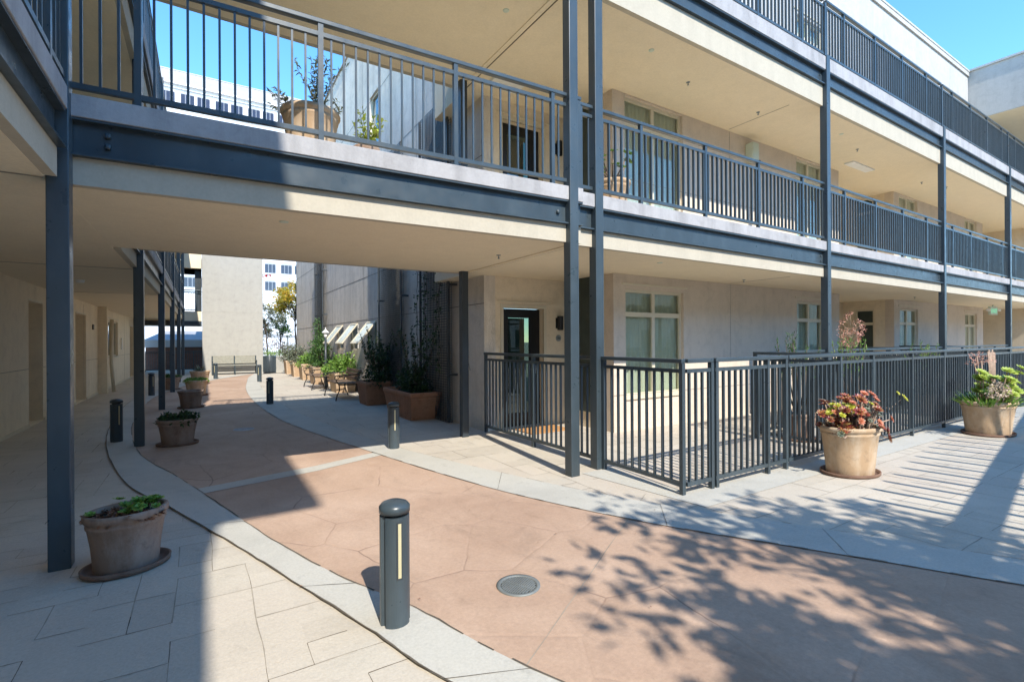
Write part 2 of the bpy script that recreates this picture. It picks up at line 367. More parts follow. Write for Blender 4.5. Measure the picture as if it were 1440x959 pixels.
# random ashlar joints
def ashlar(u0, u1, v0, v1, c, seed, dark, pale, inside, slabs):
    rnd = random.Random(seed); nu = int((u1-u0)/c); nv = int((v1-v0)/c); occ = [[-1]*nv for _ in range(nu)]; k = 0
    for j in range(nv):
        for i in range(nu):
            if occ[i][j] >= 0: continue
            opts = [(2,1),(2,2),(3,2),(1,1),(3,1),(2,1),(1,2),(2,2)]; rnd.shuffle(opts)
            for a, b in opts+[(1,1)]:
                if i+a <= nu and j+b <= nv and all(occ[i+x][j+y] < 0 for x in range(a) for y in range(b)): break
            for x in range(a):
                for y in range(b): occ[i+x][j+y] = k
            P = [(u0+i*c, v0+j*c), (u0+(i+a)*c, v0+j*c), (u0+(i+a)*c, v0+(j+b)*c), (u0+i*c, v0+(j+b)*c)]
            if any(inside(*p) for p in P): slabs.add([(p[0], p[1], .0015) for p in P], [(0,1,2,3)])
            k += 1
    def seg(p, q):
        if not inside((p[0]+q[0])/2, (p[1]+q[1])/2): return
        r = mnoise.noise(Vector((p[0]*.55, p[1]*.55, seed)))
        if rnd.random() < .26: return
        tgt = dark if (r+rnd.uniform(-.25,.25)) > -.02 else pale
        w = rnd.uniform(.002,.006) if tgt is dark else rnd.uniform(.004,.008)
        d = Vector((q[0]-p[0],q[1]-p[1])).normalized(); nn = Vector((-d.y,d.x))
        m = 3; pts = []
        for t in range(m+1):
            x = p[0]+(q[0]-p[0])*t/m; y = p[1]+(q[1]-p[1])*t/m
            o = .012*mnoise.noise(Vector((x*3, y*3, seed)))
            pts.append((x+nn.x*o, y+nn.y*o))
        vs = []
        for x, y in pts:
            ww = w*rnd.uniform(.6,1.3)/2
            vs += [(x-nn.x*ww,y-nn.y*ww,.003),(x+nn.x*ww,y+nn.y*ww,.003)]
        tgt.add(vs, [(2*t,2*t+2,2*t+3,2*t+1) for t in range(m)])
    for i in range(nu):
        for j in range(nv):
            if i+1 < nu and occ[i][j] != occ[i+1][j]: seg((u0+(i+1)*c, v0+j*c), (u0+(i+1)*c, v0+(j+1)*c))
            if j+1 < nv and occ[i][j] != occ[i][j+1]: seg((u0+i*c, v0+(j+1)*c), (u0+(i+1)*c, v0+(j+1)*c))
dk, pl, sl = MB(), MB(), MB()
def curve_u(A, v):
    for i in range(len(A)-1):
        if (A[i].y-v)*(A[i+1].y-v) <= 0:
            t = (v-A[i].y)/(A[i+1].y-A[i].y+1e-9); return A[i].x+(A[i+1].x-A[i].x)*t
    return 99
ashlar(-8.6, -.2, -4.6, 23, .20, 3, dk, pl, lambda u, v: u < curve_u(LO, v), sl)
ashlar(-3.0, 17, -4.9, 23, .24, 9, dk, pl, lambda u, v: u > curve_u(RU, v) and not (u > .03 and v > 2.8), sl)
struct(sl, 'stamped_slabs', 'slab')
struct(up(dk), 'paving_joints_dark', 'joint'); struct(up(pl), 'paving_joints_pale', 'jointpale')
# scored control joint across the terracotta
t = line_strip([Vector((-3.3,-2.9)).lerp(Vector((-.3,-1.05)), k/12) for k in range(13)], .006, .0115, 1, .002)
struct(up(t), 'paving_score_line', 'jointpale')
# fallen leaves and grit
fl = MB()
for i in range(60):
    if i < 26: u_, v_ = random.uniform(-3.4,1.5), random.uniform(-3.2,-.5)
    elif i < 42: j = random.randrange(20, len(LO)-8); u_, v_ = LO[j].x+random.uniform(-.03,.03), LO[j].y
    else: u_, v_ = random.uniform(.6,5), random.uniform(-2.4,-1.5)
    if -3.6 < u_ < -3.0 and -2.2 < v_ < -1.6: continue
    a = random.uniform(0,6.28); s_ = random.uniform(.008,.026)
    fl.leaf(Vector((u_,v_,.021)), Vector((math.cos(a),math.sin(a),.15)), Vector((0,0,1)), s_, s_*.5)
solo(fl, 'fallen_leaves', 'leaf_dry', 'tiny dry leaves scattered over the paving', 'leaf litter', 0, 0, kind='stuff')

# ------------------------------------------------------------------ building helpers
def wallmesh(mb, p0, a, ln, z0, z1, th, n, ops=()):
    """outer face through p0 along a; n outward; openings (s0,s1,z0,z1)"""
    a = Vector(a); n = Vector(n); p0 = Vector(p0)
    S = sorted({0, ln} | {x for o in ops for x in o[:2]}); Z = sorted({z0, z1} | {x for o in ops for x in o[2:4]})
    S = [x for x in S if 0 <= x <= ln]; Z = [x for x in Z if z0 <= x <= z1]
    idx = {}; vs = []; fs = []
    def V(i, j, b):
        k = (i,j,b)
        if k not in idx:
            q = p0+a*S[i]-n*(th if b else 0); idx[k] = len(vs); vs.append((q.x,q.y,Z[j]))
        return idx[k]
    solid = [[not any(o[0]-1e-6 <= (S[i]+S[i+1])/2 <= o[1] and o[2] <= (Z[j]+Z[j+1])/2 <= o[3] for o in ops) for j in range(len(Z)-1)] for i in range(len(S)-1)]
    fl_ = a.cross(n) > 0 if isinstance(a.cross(n), float) else (a.x*n.y-a.y*n.x) > 0
    def F(*q): fs.append(tuple(reversed(q)) if fl_ else tuple(q))
    for i in range(len(S)-1):
        for j in range(len(Z)-1):
            if not solid[i][j]: continue
            F(V(i,j,0),V(i+1,j,0),V(i+1,j+1,0),V(i,j+1,0))
            F(V(i,j+1,1),V(i+1,j+1,1),V(i+1,j,1),V(i,j,1))
            if i == 0 or not solid[i-1][j]: F(V(i,j,1),V(i,j,0),V(i,j+1,0),V(i,j+1,1))
            if i == len(S)-2 or not solid[i+1][j]: F(V(i+1,j,0),V(i+1,j,1),V(i+1,j+1,1),V(i+1,j+1,0))
            if j == 0 or not solid[i][j-1]: F(V(i,j,1),V(i+1,j,1),V(i+1,j,0),V(i,j,0))
            if j == len(Z)-2 or not solid[i][j+1]: F(V(i,j+1,0),V(i+1,j+1,0),V(i+1,j+1,1),V(i,j+1,1))
    mb.add(vs, fs)
def lbox(mb, p0, a, n, s0, s1, d0, d1, z0, z1):   # box in wall coordinates, d along n
    a = Vector(a); n = Vector(n); p0 = Vector(p0)
    P = [p0+a*s0+n*d0, p0+a*s1+n*d0, p0+a*s1+n*d1, p0+a*s0+n*d1]
    if (a.x*n.y-a.y*n.x)*(s1-s0)*(d1-d0) < 0: P.reverse()
    mb.prism([(p.x,p.y) for p in P], min(z0,z1), max(z0,z1))
def window(root, p0, a, n, s0, s1, z0, z1, transom=.43, cols=2, curt=True, deep=.07, surround=True, split=True, curtz=None):
    a = Vector(a); n = Vector(n); w = s1-s0; zt = z1-transom if split else None; fw = .05
    f = MB()
    lbox(f, p0, a, n, s0, s0+fw, -deep-.05, -deep+.015, z0, z1); lbox(f, p0, a, n, s1-fw, s1, -deep-.05, -deep+.015, z0, z1)
    lbox(f, p0, a, n, s0+fw, s1-fw, -deep-.05, -deep+.015, z1-fw, z1); lbox(f, p0, a, n, s0+fw, s1-fw, -deep-.05, -deep+.015, z0, z0+fw)
    for k in range(1, cols):
        c = s0+w*k/cols; lbox(f, p0, a, n, c-.035, c+.035, -deep-.05, -deep+.012, z0+fw, z1-fw)
    if split: lbox(f, p0, a, n, s0+fw, s1-fw, -deep-.048, -deep+.009, zt-.04, zt+.04)
    fo = f.build('window', 'frame', root)
    if surround:
        q = MB(); e = .07
        lbox(q, p0, a, n, s0-e-.02, s1+e+.02, .001, .022, z1+e, z1+e+.03); q.build('head_trim', 'frame', fo); q = MB()
        lbox(q, p0, a, n, s0-.03, s1+.03, -deep, .03, z0-.045, z0-.002)
        q.build('sill', 'frame', fo)
    edges = [s0+fw]+sum([[s0+w*k/cols-.035, s0+w*k/cols+.035] for k in range(1, cols)], [])+[s1-fw]
    for k in range(0, len(edges), 2):
        for (a0, a1) in (((z0+fw, zt-.04), (zt+.04, z1-fw)) if split else ((z0+fw, z1-fw),)):
            g_ = MB(); lbox(g_, p0, a, n, edges[k]-.005, edges[k+1]+.005, -deep-.022, -deep-.016, a0-.005, a1+.005); g_.build('pane', 'glass', fo)
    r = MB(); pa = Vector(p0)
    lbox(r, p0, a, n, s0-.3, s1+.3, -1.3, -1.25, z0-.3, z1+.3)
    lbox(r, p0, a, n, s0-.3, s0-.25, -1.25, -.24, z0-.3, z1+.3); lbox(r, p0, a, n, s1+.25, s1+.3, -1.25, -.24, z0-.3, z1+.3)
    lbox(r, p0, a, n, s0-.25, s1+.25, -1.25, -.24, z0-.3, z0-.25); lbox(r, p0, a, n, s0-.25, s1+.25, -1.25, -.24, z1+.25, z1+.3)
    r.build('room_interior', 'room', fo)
    if curt:
        c = MB(); m = int(w/.018); vs = []
        for i in range(m+1):
            s_ = s0+w*i/m; d = -deep-.09+.022*math.sin(s_*62)+.012*math.sin(s_*23+1)
            q = pa+a*s_+n*d; zb = (curtz if curtz is not None else z0)+.0
            vs += [(q.x,q.y,zb),(q.x,q.y,z1)]
        c.add(vs, [(2*i,2*i+2,2*i+3,2*i+1) for i in range(m)], True); c.build('curtain', 'curtain', fo)
    return fo
def door(root, p0, a, n, s0, s1, z0, z1, deep=.12):
    d = MB(); fw = .12
    lbox(d, p0, a, n, s0+.01, s0+.17, -deep-.04, -deep, z0+.01, z1-.01); lbox(d, p0, a, n, s1-.23, s1-.01, -deep-.04, -deep, z0+.01, z1-.01)
    lbox(d, p0, a, n, s0+.17, s1-.23, -deep-.04, -deep, z1-.17, z1-.01); lbox(d, p0, a, n, s0+.17, s1-.23, -deep-.04, -deep, z0+.01, z0+.25)
    do = d.build('door', 'door', root)
    g_ = MB(); lbox(g_, p0, a, n, s0+.165, s1-.225, -deep-.028, -deep-.02, z0+.245, z1-.165); g_.build('pane', 'glass_dark', do)
    k = MB(); lbox(k, p0, a, n, s0+.17, s1-.23, -deep-.2, -deep-.18, z0+.25, z1-.17); k.build('blind', 'curtain', do)
    h = MB(); lbox(h, p0, a, n, s1-.15, s1-.125, -deep, -deep+.05, z0+.95, z0+1.1); lbox(h, p0, a, n, s1-.24, s1-.125, -deep+.05, -deep+.065, z0+1.02, z0+1.045); h.build('handle', 'galv', do)
    q = MB(); e = .06
    lbox(q, p0, a, n, s0-e, s0, -.02, .012, z0, z1+e); lbox(q, p0, a, n, s1, s1+e, -.02, .012, z0, z1+e); lbox(q, p0, a, n, s0, s1, -.02, .012, z1, z1+e)
    lbox(q, p0, a, n, s0-e-.05, s1+e+.1, .001, .02, z1+e+.04, z1+e+.06)
    q.build('door_frame', 'frame', do); return do
def railing(root, p0, p1, f, posts, name='railing', top=1.07, mid=.94, bot=.075, sp=.1075, out=0.0, mat='steel', bw=.0085, low=None, bd=.0085):
    p0 = Vector(p0); p1 = Vector(p1); a = (p1-p0); ln = a.length; a.normalize(); n = Vector((-a.y, a.x)); p0 = p0+n*out
    b = MB(); k = int(round(ln/sp)); s_ = ln/k
    for i in range(k):
        s = (i+.5)*s_
        if any(abs(s-q) < .035 for q in posts): continue
        lbox(b, p0, a, n, s-bw, s+bw, -bd, bd, f+bot+.015, f+mid-.012)
    r = b.build(name, mat, root)
    t = MB(); lbox(t, p0, a, n, 0, ln, -.03, .03, f+top-.042, f+top); t.build('top_rail', mat, r, .006)
    t = MB(); lbox(t, p0, a, n, 0, ln, -.018, .018, f+mid-.02, f+mid+.018); t.build('middle_rail', mat, r)
    t = MB(); lbox(t, p0, a, n, 0, ln, -.02, .02, f+bot-.022, f+bot+.018); t.build('bottom_rail', mat, r)
    for q in posts:
        t = MB(); lbox(t, p0, a, n, q-.022, q+.022, -.0225, .0225, f-.02 if low is None else low, f+top-.043)
        po = t.build('post', mat, r)
        if low is None:
            t = MB(); lbox(t, p0, a, n, q-.026, q+.026, -.0265, .0265, f-.01, f+.045); t.build('post_foot', 'fascia', po) if False else None
    return r
LV2 = dict(s=2.68, c0=2.88, c1=3.15, f=3.31)
LV3 = dict(s=5.77, c0=6.14, c1=6.40, f=6.64)
def edge(root, p0, p1, out, lv, e0=0, e1=0, bolts=()):
    """steel channel and concrete fascia along a gallery edge"""
    m = MB(); m.beam(p0, p1, -.07, .055, lv['c1'], lv['f']-.002, out, e0, e1); m.build('fascia', 'fascia', root, .006)
    c = MB(); c.beam(p0, p1, -.069, -.012, lv['c0']+.016, lv['c1']-.018, out, e0, e1)
    c.beam(p0, p1, -.069, .05, lv['c0'], lv['c0']+.016, out, e0, e1)
    c.beam(p0, p1, -.069, .045, lv['c1']-.018, lv['c1']-.002, out, e0, e1)
    o = c.build('channel_beam', 'steel', root)
    b = MB(); b.beam(p0, p1, -.075, .0, lv['s']+.0005, lv['c0']-.002, out, e0, e1); b.build('edge_beam', 'edge', root)
    return o
def column(root, u, v, z0, z1, a=.118, mat='steel'):
    m = MB(); m.box(u-a/2, u+a/2, v-a/2, v+a/2, z0, z1); return m.build('column', mat, root, .007)
def fitting(root, u, v, z, kind='light'):
    m = MB()
    if kind == 'light': m.lathe([(.001,-.004),(.02,-.006),(.038,-.008),(.042,-.001)], 16, c=(u,v,z)); m.build('recessed_light', 'exitbox', root)
    else: m.lathe([(.001,-.05),(.018,-.048),(.006,-.03),(.006,-.012),(.03,-.008),(.032,-.001)], 12, c=(u,v,z)); m.build('sprinkler_head', 'galv', root)
def hjoint(mb, p0, a, n, s0, s1, z): lbox(mb, p0, a, n, s0, s1, .0005, .0035, z-.005, z+.005)
def vjoint(mb, p0, a, n, s, z0, z1): lbox(mb, p0, a, n, s-.004, s+.004, .0005, .003, z0, z1)

# ------------------------------------------------------------------ right building
RB = thing('apartment_building', 'three storey beige apartment building with steel galleries behind the patio fence', 'building', 0, 0)
X, Y = (1, 0), (0, 1); nF = (0, -1); nW = (-1, 0)
UE = 20.3
TOP = 10.9
base0 = (0, 1.55)
wins = [(2.06, 3.56), (7.52, 8.75), (13.07, 14.39), (18.43, 19.66)]
def storey(f, top):
    fr = [(1.78, 9.5), (12.7, UE)]
    for (a0, a1) in fr:
        ops = [(w0-a0, w1-a0, f+.58, f+2.43) for w0, w1 in wins if a0 < w0 < a1]
        m = MB(); wallmesh(m, (a0, 1.55), X, a1-a0, f, top, .22, nF, ops); m.build('wall', 'wall', RB)
        for o in ops: window(RB, (a0, 1.55), X, nF, *o, curtz=None)
        j = MB(); hjoint(j, (a0, 1.55), X, nF, 0.001, a1-a0-.001, f+.62 if f < 1 else f+1.0)
        for s_ in (5.0-a0, 11-a0, 16.5-a0):
            if 0 < s_ < a1-a0: vjoint(j, (a0, 1.55), X, nF, s_, f+1.1, top-.01)
        j.build('control_joint', 'jointpale', RB)
    # recess walls: back (v=2.86) and returns
    for (a0, a1, d0) in ((.25, 1.78, .42), (9.5, 12.7, 9.95)):
        m = MB(); wallmesh(m, (a0, 2.86), X, a1-a0, f, top, .22, nF, [(d0-a0 if a0 > 1 else .16, d0-a0+.87 if a0 > 1 else 1.03, f+.0, f+2.14)]); m.build('wall', 'wall_warm', RB)
        s0 = d0-a0 if a0 > 1 else .16; door(RB, (a0, 2.86), X, nF, s0, s0+.87, f, f+2.14)
    for a1 in (1.78, 12.7):
        m = MB(); wallmesh(m, (a1, 1.77), Y, 1.09, f, top, .2, nW, [(.28, .78, f+.58, f+2.43)]); m.build('wall', 'wall_warm', RB)
        window(RB, (a1, 1.77), Y, nW, .28, .78, f+.58, f+2.43, cols=1, curt=True, surround=False)
    m = MB(); wallmesh(m, (9.5, 1.77), Y, 1.09, f, top, .2, (1, 0)); m.build('wall', 'wall_warm', RB)
storey(0, 2.679); storey(3.312, 5.769)
# top storey wall with parapet
m = MB(); ops3 = [(w0-.3, w1-.3, 7.22, 9.07) for w0, w1 in wins]
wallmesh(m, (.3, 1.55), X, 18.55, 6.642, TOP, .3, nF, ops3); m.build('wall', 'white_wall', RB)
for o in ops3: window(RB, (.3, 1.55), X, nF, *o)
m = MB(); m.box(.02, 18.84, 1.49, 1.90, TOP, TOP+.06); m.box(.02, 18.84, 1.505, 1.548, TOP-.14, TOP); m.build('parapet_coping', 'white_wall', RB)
# long side wall W
m = MB(); Wops = [(v0-2.86, v1-2.86, 1.35, 2.2) for v0, v1 in ((8.95, 9.95), (10.9, 11.9), (12.8, 13.8))]+[(5.9, 6.7, 7.0, 8.5)]
Wops[:3] = [(6.15, 7.05, 1.3, 2.15), (8.05, 8.95, 1.3, 2.15), (9.95, 10.85, 1.3, 2.15)]
wallmesh(m, (.03, 2.86), Y, 19.9, 0, TOP, .22, nW, Wops); m.build('side_wall', 'wall_grey', RB)
m = MB(); m.box(-.02, .32, 1.9, 22.8, TOP, TOP+.06); m.build('parapet_coping', 'white_wall', RB)
m = MB(); wallmesh(m, (.03, 22.78), X, 10, 0, TOP, .2, (0, 1)); m.build('back_wall', 'wall_grey', RB)
# upper part of side wall above the recess corner (storeys 3)
m = MB(); wallmesh(m, (.03, 1.56), Y, 1.299, 6.642, TOP, .22, nW); m.build('side_wall', 'wall_grey', RB)
j = MB()
for z_ in (2.2, 3.45, 4.75, 6.4, 8.4): hjoint(j, (.03, 2.86), Y, nW, .01, 19.9, z_)
for s_ in (3.1, 7.4, 11.6, 15.8): vjoint(j, (.03, 2.86), Y, nW, s_, .01, TOP-.02)
j.build('control_joint', 'joint', RB)
for o in Wops[:3]:
    # awning window pushed out at the bottom
    p0 = Vector((.03, 2.86)); s0, s1, z0, z1 = o
    f = MB()
    lbox(f, p0, Y, nW, s0, s0+.04, -.1, -.03, z0, z1); lbox(f, p0, Y, nW, s1-.04, s1, -.1, -.03, z0, z1)
    lbox(f, p0, Y, nW, s0, s1, -.1, -.03, z0, z0+.04); lbox(f, p0, Y, nW, s0, s1, -.1, -.03, z1-.04, z1)
    fo = f.build('awning_window', 'frame', RB)
    r = MB(); lbox(r, p0, Y, nW, s0-.2, s1+.2, -1.2, -1.15, z0-.2, z1+.2); lbox(r, p0, Y, nW, s0, s1, -.35, -.34, z0, z1)
    r.build('room_interior', 'room', fo)
    th = math.radians(38); hgt = z1-z0-.06; s = MB(); gl = MB()
    def tilt(s_, h, d): # h below hinge
        x = .03+.03-(-0)-math.sin(th)*h-math.cos(th)*d-.03; z = z1-.04-math.cos(th)*h+math.sin(th)*d
        return (x, 2.86+s_, z)
    def tb(mb, a0, a1, h0, h1, d0, d1):
        v = [tilt(a0,h0,d0),tilt(a1,h0,d0),tilt(a1,h1,d0),tilt(a0,h1,d0),tilt(a0,h0,d1),tilt(a1,h0,d1),tilt(a1,h1,d1),tilt(a0,h1,d1)]
        mb.add(v, [(0,1,2,3),(7,6,5,4),(0,4,5,1),(1,5,6,2),(2,6,7,3),(3,7,4,0)])
    tb(s, s0+.01, s0+.07, 0, hgt, 0, .035); tb(s, s1-.07, s1-.01, 0, hgt, 0, .035); tb(s, s0+.07, s1-.07, 0, .05, 0, .035); tb(s, s0+.07, s1-.07, hgt-.06, hgt, 0, .035)
    so = s.build('sash', 'frame', fo); tb(gl, s0+.065, s1-.065, .045, hgt-.055, .012, .018); gl.build('pane', 'frost', fo)
o = Wops[3]; window(RB, (.03, 2.86), Y, nW, *o, cols=1, curt=False, surround=False, split=False)
# end walls / dim corridor at far end
m = MB(); m.box(UE, 24.5, 3.6, 3.8, 0, 2.679); m.box(22.6, 22.8, -.02, 3.6, 0, 2.679); m.box(UE, 24.5, 3.6, 3.8, 3.312, 5.769); m.box(22.6, 22.8, -.02, 3.6, 3.312, 5.769)
m.build('corridor_wall', 'wall_warm', RB)
m = MB(); m.box(UE+.05, UE+.35, 1.78, 3.6, .02, 2.6); m.box(UE+.05, UE+.35, 1.78, 3.6, 3.33, 5.6); m.build('recess_shade_block', 'steel_dark', RB)  # near-black blocks standing in for the shade of the corridor recess
# slabs
for lv in (LV2, LV3):
    m = MB(); m.box(-.30, 22.9, .068, 4.2, lv['s'], lv['f']); m.build('gallery_slab', 'soffit', RB)
    edge(RB, (-.28, 0), (22.9, 0), nF, lv)
    q = MB(); q.box(-.30, 16, .075, .095, lv['s']-.002, lv['s']-.0005) if False else q.box(4.9, 4.915, .3, 1.5, lv['s']-.003, lv['s']-.0005)
    q.build('soffit_joint', 'jointpale', RB)
cu = [0, 5.52, 11.1, 16.3, 21.5]
for c in cu[1:]:
    for lv in (LV2, LV3):
        for dz in (.08, .17):
            m = MB(); m.lathe([(.014,0),(.014,.012),(.001,.014)], 8); o_ = m.build('bolt_head', 'steel', RB); o_.location = (c-.14, .012, lv['c0']+dz); o_.rotation_euler.x = math.pi/2
for c in cu:
    column(RB, c, -.012, 0, 6.66, .124)
    m = MB(); m.box(c-.032, c+.032, -.032, .032, 6.66, 7.64); m.build('rail_column', 'steel', RB)
for i, c in enumerate(cu[:-1]):
    ps = [.78, 2.10, 3.42, 4.74] if i == 0 else [.72, 2.02, 3.33, 4.64]
    c2 = cu[i+1]
    for f, lo in ((3.31, .06), (6.64, .035)):
        railing(RB, (c+lo, 0), (c2-lo, 0), f, [x-lo for x in ps if x < c2-c-.2], bd=.016, bw=.0095)
for f in (3.31, 6.64): railing(RB, (-.27, 0), (-.06, 0), f, [.03])
for q in ((1.5, .45), (4.7, .76), (7.1, .42), (8.3, .63)): fitting(RB, q[0], q[1], 5.77, 'spr' if q[0] in (4.7, 8.3) else 'light')
for q in ((2.7, .75), (12.4, .8), (13.5, .6)): fitting(RB, q[0], q[1], 5.77, 'spr')
for q in ((1.6, .4), (4.6, 1.0), (7.4, .9), (12.2, .9)): fitting(RB, q[0], q[1], 2.68, 'spr' if q[0] > 4 else 'light')
m = MB(); m.box(9.0, 10.1, 1.0, 1.2, 5.735, 5.7695); m.build('ceiling_light', 'white', RB)
m = MB(); m.box(-.1, .45, 2.2, 2.5, 5.73, 5.7695); m.build('ceiling_light', 'white', RB)
# projecting wing at the far end, upper floor
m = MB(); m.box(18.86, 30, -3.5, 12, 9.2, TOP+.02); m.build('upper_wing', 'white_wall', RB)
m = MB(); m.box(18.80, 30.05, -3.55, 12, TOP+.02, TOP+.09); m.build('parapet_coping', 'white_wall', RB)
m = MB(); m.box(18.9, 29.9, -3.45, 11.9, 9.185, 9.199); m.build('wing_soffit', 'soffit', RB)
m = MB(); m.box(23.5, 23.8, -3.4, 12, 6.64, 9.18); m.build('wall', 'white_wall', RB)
# wall mounted alarm / speaker box on first floor
m = MB(); m.box(5.52, 5.74, 1.36, 1.549, 5.25, 5.62); mo = m.build('alarm_box', 'exitbox', RB, .03)
m = MB(); m.lathe([(.001,0),(.03,.02),(.035,.07)], 12, c=(5.68,1.34,5.17)); m.build('camera_dome', 'black', mo)

# sconces & number plates
def sconce(u, v, z, label, vis=True):
    t = thing('wall_light', label, 'wall light', u, v, z, 0, 'door side wall lights')
    m = MB(); m.box(-.06, .06, -.012, -.001, -.1, .1); m.build('back_plate', 'black', t)
    m = MB(); m.lathe([(.055,-.13),(.055,.13)], 16, 1, 1, (0,-.068,0)); m.lathe([(.04,-.125),(.04,.12),(.001,.12)], 16, 1, 1, (0,-.068,0)); m.build('shade', 'black', t)
    return t
sconce(1.62, 2.86, 1.88, 'black cylinder wall light beside the ground floor glass door')
sconce(1.62, 2.86, 5.15, 'black cylinder wall light by the door on the first floor gallery')
sconce(11.9, 2.86, 1.85, 'black wall light beside the pink flower spike, far recess')
def plaque(u, v, z, txt, label):
    t = thing('number_plate', label, 'number plate', u, v, z)
    m = MB(); vs = [(0,-.014,0)]; n_ = 24
    m.add([(.06*math.cos(2*math.pi*k/n_), -.014, .06*math.sin(2*math.pi*k/n_)) for k in range(n_)]+[(.06*math.cos(2*math.pi*k/n_), -.001, .06*math.sin(2*math.pi*k/n_)) for k in range(n_)],
          [tuple(range(n_))]+[(k, n_+k, n_+(k+1)%n_, (k+1)%n_) for k in range(n_)]); m.build('disc', 'galv', t)
    text_mesh(txt, .05, 'number', 'black', t, (0, -.016, -.018))
    return t
def text_mesh(txt, size, name, mat, parent, loc, ext=.002, rot=(math.pi/2, 0, 0)):
    cu_ = bpy.data.curves.new(name, 'FONT'); cu_.body = txt; cu_.size = size; cu_.extrude = ext; cu_.align_x = 'CENTER'
    tmp = bpy.data.objects.new(name+'_c', cu_); COL.objects.link(tmp)
    dg = bpy.context.evaluated_depsgraph_get(); dg.update()
    me = bpy.data.meshes.new_from_object(tmp.evaluated_get(dg)); bpy.data.objects.remove(tmp)
    me.materials.clear(); me.materials.append(M[mat])
    o = bpy.data.objects.new(name, me); COL.objects.link(o); o.parent = parent; o.location = loc; o.rotation_euler = rot; return o
plaque(1.62, 2.86, 1.60, '206', 'small round grey number plate under the black wall light by the glass door')
# doormat
m = MB(); m.box(-.42, .42, -.26, .26, 0, .018); solo(m, 'doormat', 'mat', 'orange brown coir doormat in front of the black glass door', 'doormat', .95, 2.42, .003, bevel=.006)
# exit sign
ex = thing('exit_sign', 'green exit sign with two small lamp heads under the far gallery ceiling', 'exit sign', 18.7, .9, 2.679, math.radians(-8))
m = MB(); m.box(-.24, .24, -.035, .035, -.33, -.05); m.box(-.03, .03, -.02, .02, -.05, -.001); m.build('housing', 'exitbox', ex, .01)
text_mesh('EXIT', .2, 'lettering', 'exit', ex, (0, -.038, -.27), .003)
for s_ in (-1, 1):
    m = MB(); m.tube([(s_*.24,0,-.17),(s_*.33,0,-.17)], .012, 8); m.lathe([(.001,.0),(.05,.01),(.055,.06),(.03,.09)], 12, c=(s_*.35,-.02,-.21)); m.build('lamp_head', 'white', ex)

# ------------------------------------------------------------------ bridge
BR = thing('pedestrian_bridge', 'two level covered bridge with slate blue steel beams crossing over the courtyard', 'bridge', 0, 0)
A_ = (-.46, -.08); L_ = (-4.83, .11)
d_ = Vector((A_[0]-L_[0], A_[1]-L_[1])).normalized(); nB = (d_.y, -d_.x)
for lv in (LV2, LV3):
    m = MB(); m.prism([(-4.96, .20), (-.33, -.085-nB[1]*.07+.0), (-.33, 2.86), (-4.96, 2.88)], lv['s']+.001, lv['f']-.001); m.build('deck_slab', 'soffit', BR)
    edge(BR, L_, (-.31, -.088), nB, lv)
    back = edge(BR, (-4.7, 2.95), (-.34, 2.95), (0, 1), lv)
    ln = (Vector(A_)-Vector(L_)).length
    railing(BR, L_, A_, lv['f'], [.38, 1.67, 2.95, 4.13] if lv is LV2 else [.4, 1.7, 2.95, 4.15])
    railing(BR, (-4.75, 2.92), (-.5, 2.92), lv['f'], [.4, 1.7, 2.95, 4.0], mat='steel')
    railing(BR, (-.40, -.082), (-.31, -.086), lv['f'], [.06])
column(BR, A_[0], A_[1]-.016, 0, 6.66, .124); column(BR, -.46, 2.66, 0, 6.1, .115, 'steel_dark')
column(BR, -4.885, .04, 0, 6.66, .122)
for z_ in (2.6795, 5.7695):
    m = MB(); m.box(-.318, -.306, .07, 2.86, z_-.007, z_); m.build('expansion_joint', 'joint', BR)
    m = MB(); m.box(-.40, -.33, .0, 2.86, z_-.012, z_-.0005); m.build('joint_cover', 'soffit', BR)
for s_, t_ in ((-3.4, .53),): fitting(BR, s_, t_, 2.681)
fitting(BR, -.75, 1.05, 2.681, 'spr'); fitting(BR, -.75, .83, 5.771); 
m = MB()
for (sx, z_) in ((.2, 3.06), (.2, 2.98)): 
    c = Vector(L_)+d_*sx+Vector(nB)*-.008; m.lathe([(.001,.018),(.02,.015),(.026,.0)], 10, c=(0,0,0)) if False else m.box(c.x-.02, c.x+.02, c.y-.03, c.y+.01, z_-.02, z_+.02)
c = Vector(A_)-d_*.17; m.box(c.x-.02, c.x+.02, c.y-.02, c.y+.02, 2.99, 3.03)
m.build('bolt_heads', 'steel', BR, .012)

# ------------------------------------------------------------------ left building
LB = thing('apartment_building', 'beige apartment building with a covered corridor and steel posts on the left', 'building', -4.75, 0)
LX = -4.75   # root offset
def lu(u): return u-LX
nR = (1, 0); WL = lu(-6.78)
lops = [(11.95, 12.9, .02, 2.35), (15.9, 17.2, .02, 2.33), (20.8, 23.2, 1.07, 2.34), (26.8, 28.1, .02, 2.3)]  # s from v=-4
m = MB(); wallmesh(m, (WL, -12), Y, 41, 0, 2.679, .25, nR, [(a+8, b+8, c, d) for a, b, c, d in lops]); m.build('wall', 'wall_left', LB)
for (a, b, c, d) in (lops[0], lops[1], lops[3]):
    q = MB(); q.box(WL-.62, WL-.55, a-4-.2, b-4+.2, 0, 2.5); q.box(WL-.55, WL-.25, b-4, b-4+.05, 0, 2.5); q.box(WL-.55, WL-.25, a-4-.05, a-4, 0, 2.5)
    q.box(WL-.62, WL-.25, a-4-.2, b-4+.2, 2.5, 2.56)
    qo = q.build('recess_wall', 'wall_left', LB)
    q = MB(); q.box(WL-.548, WL-.51, a-4+.02, b-4-.02, .02, 2.1); q.build('door', 'terra_dark' if False else 'wall_left', LB)
    q = MB(); q.box(WL-.2, WL+.004, a-4-.0, b-4+.0, d+.003, d+.03); q.build('lintel_trim', 'frame', LB)
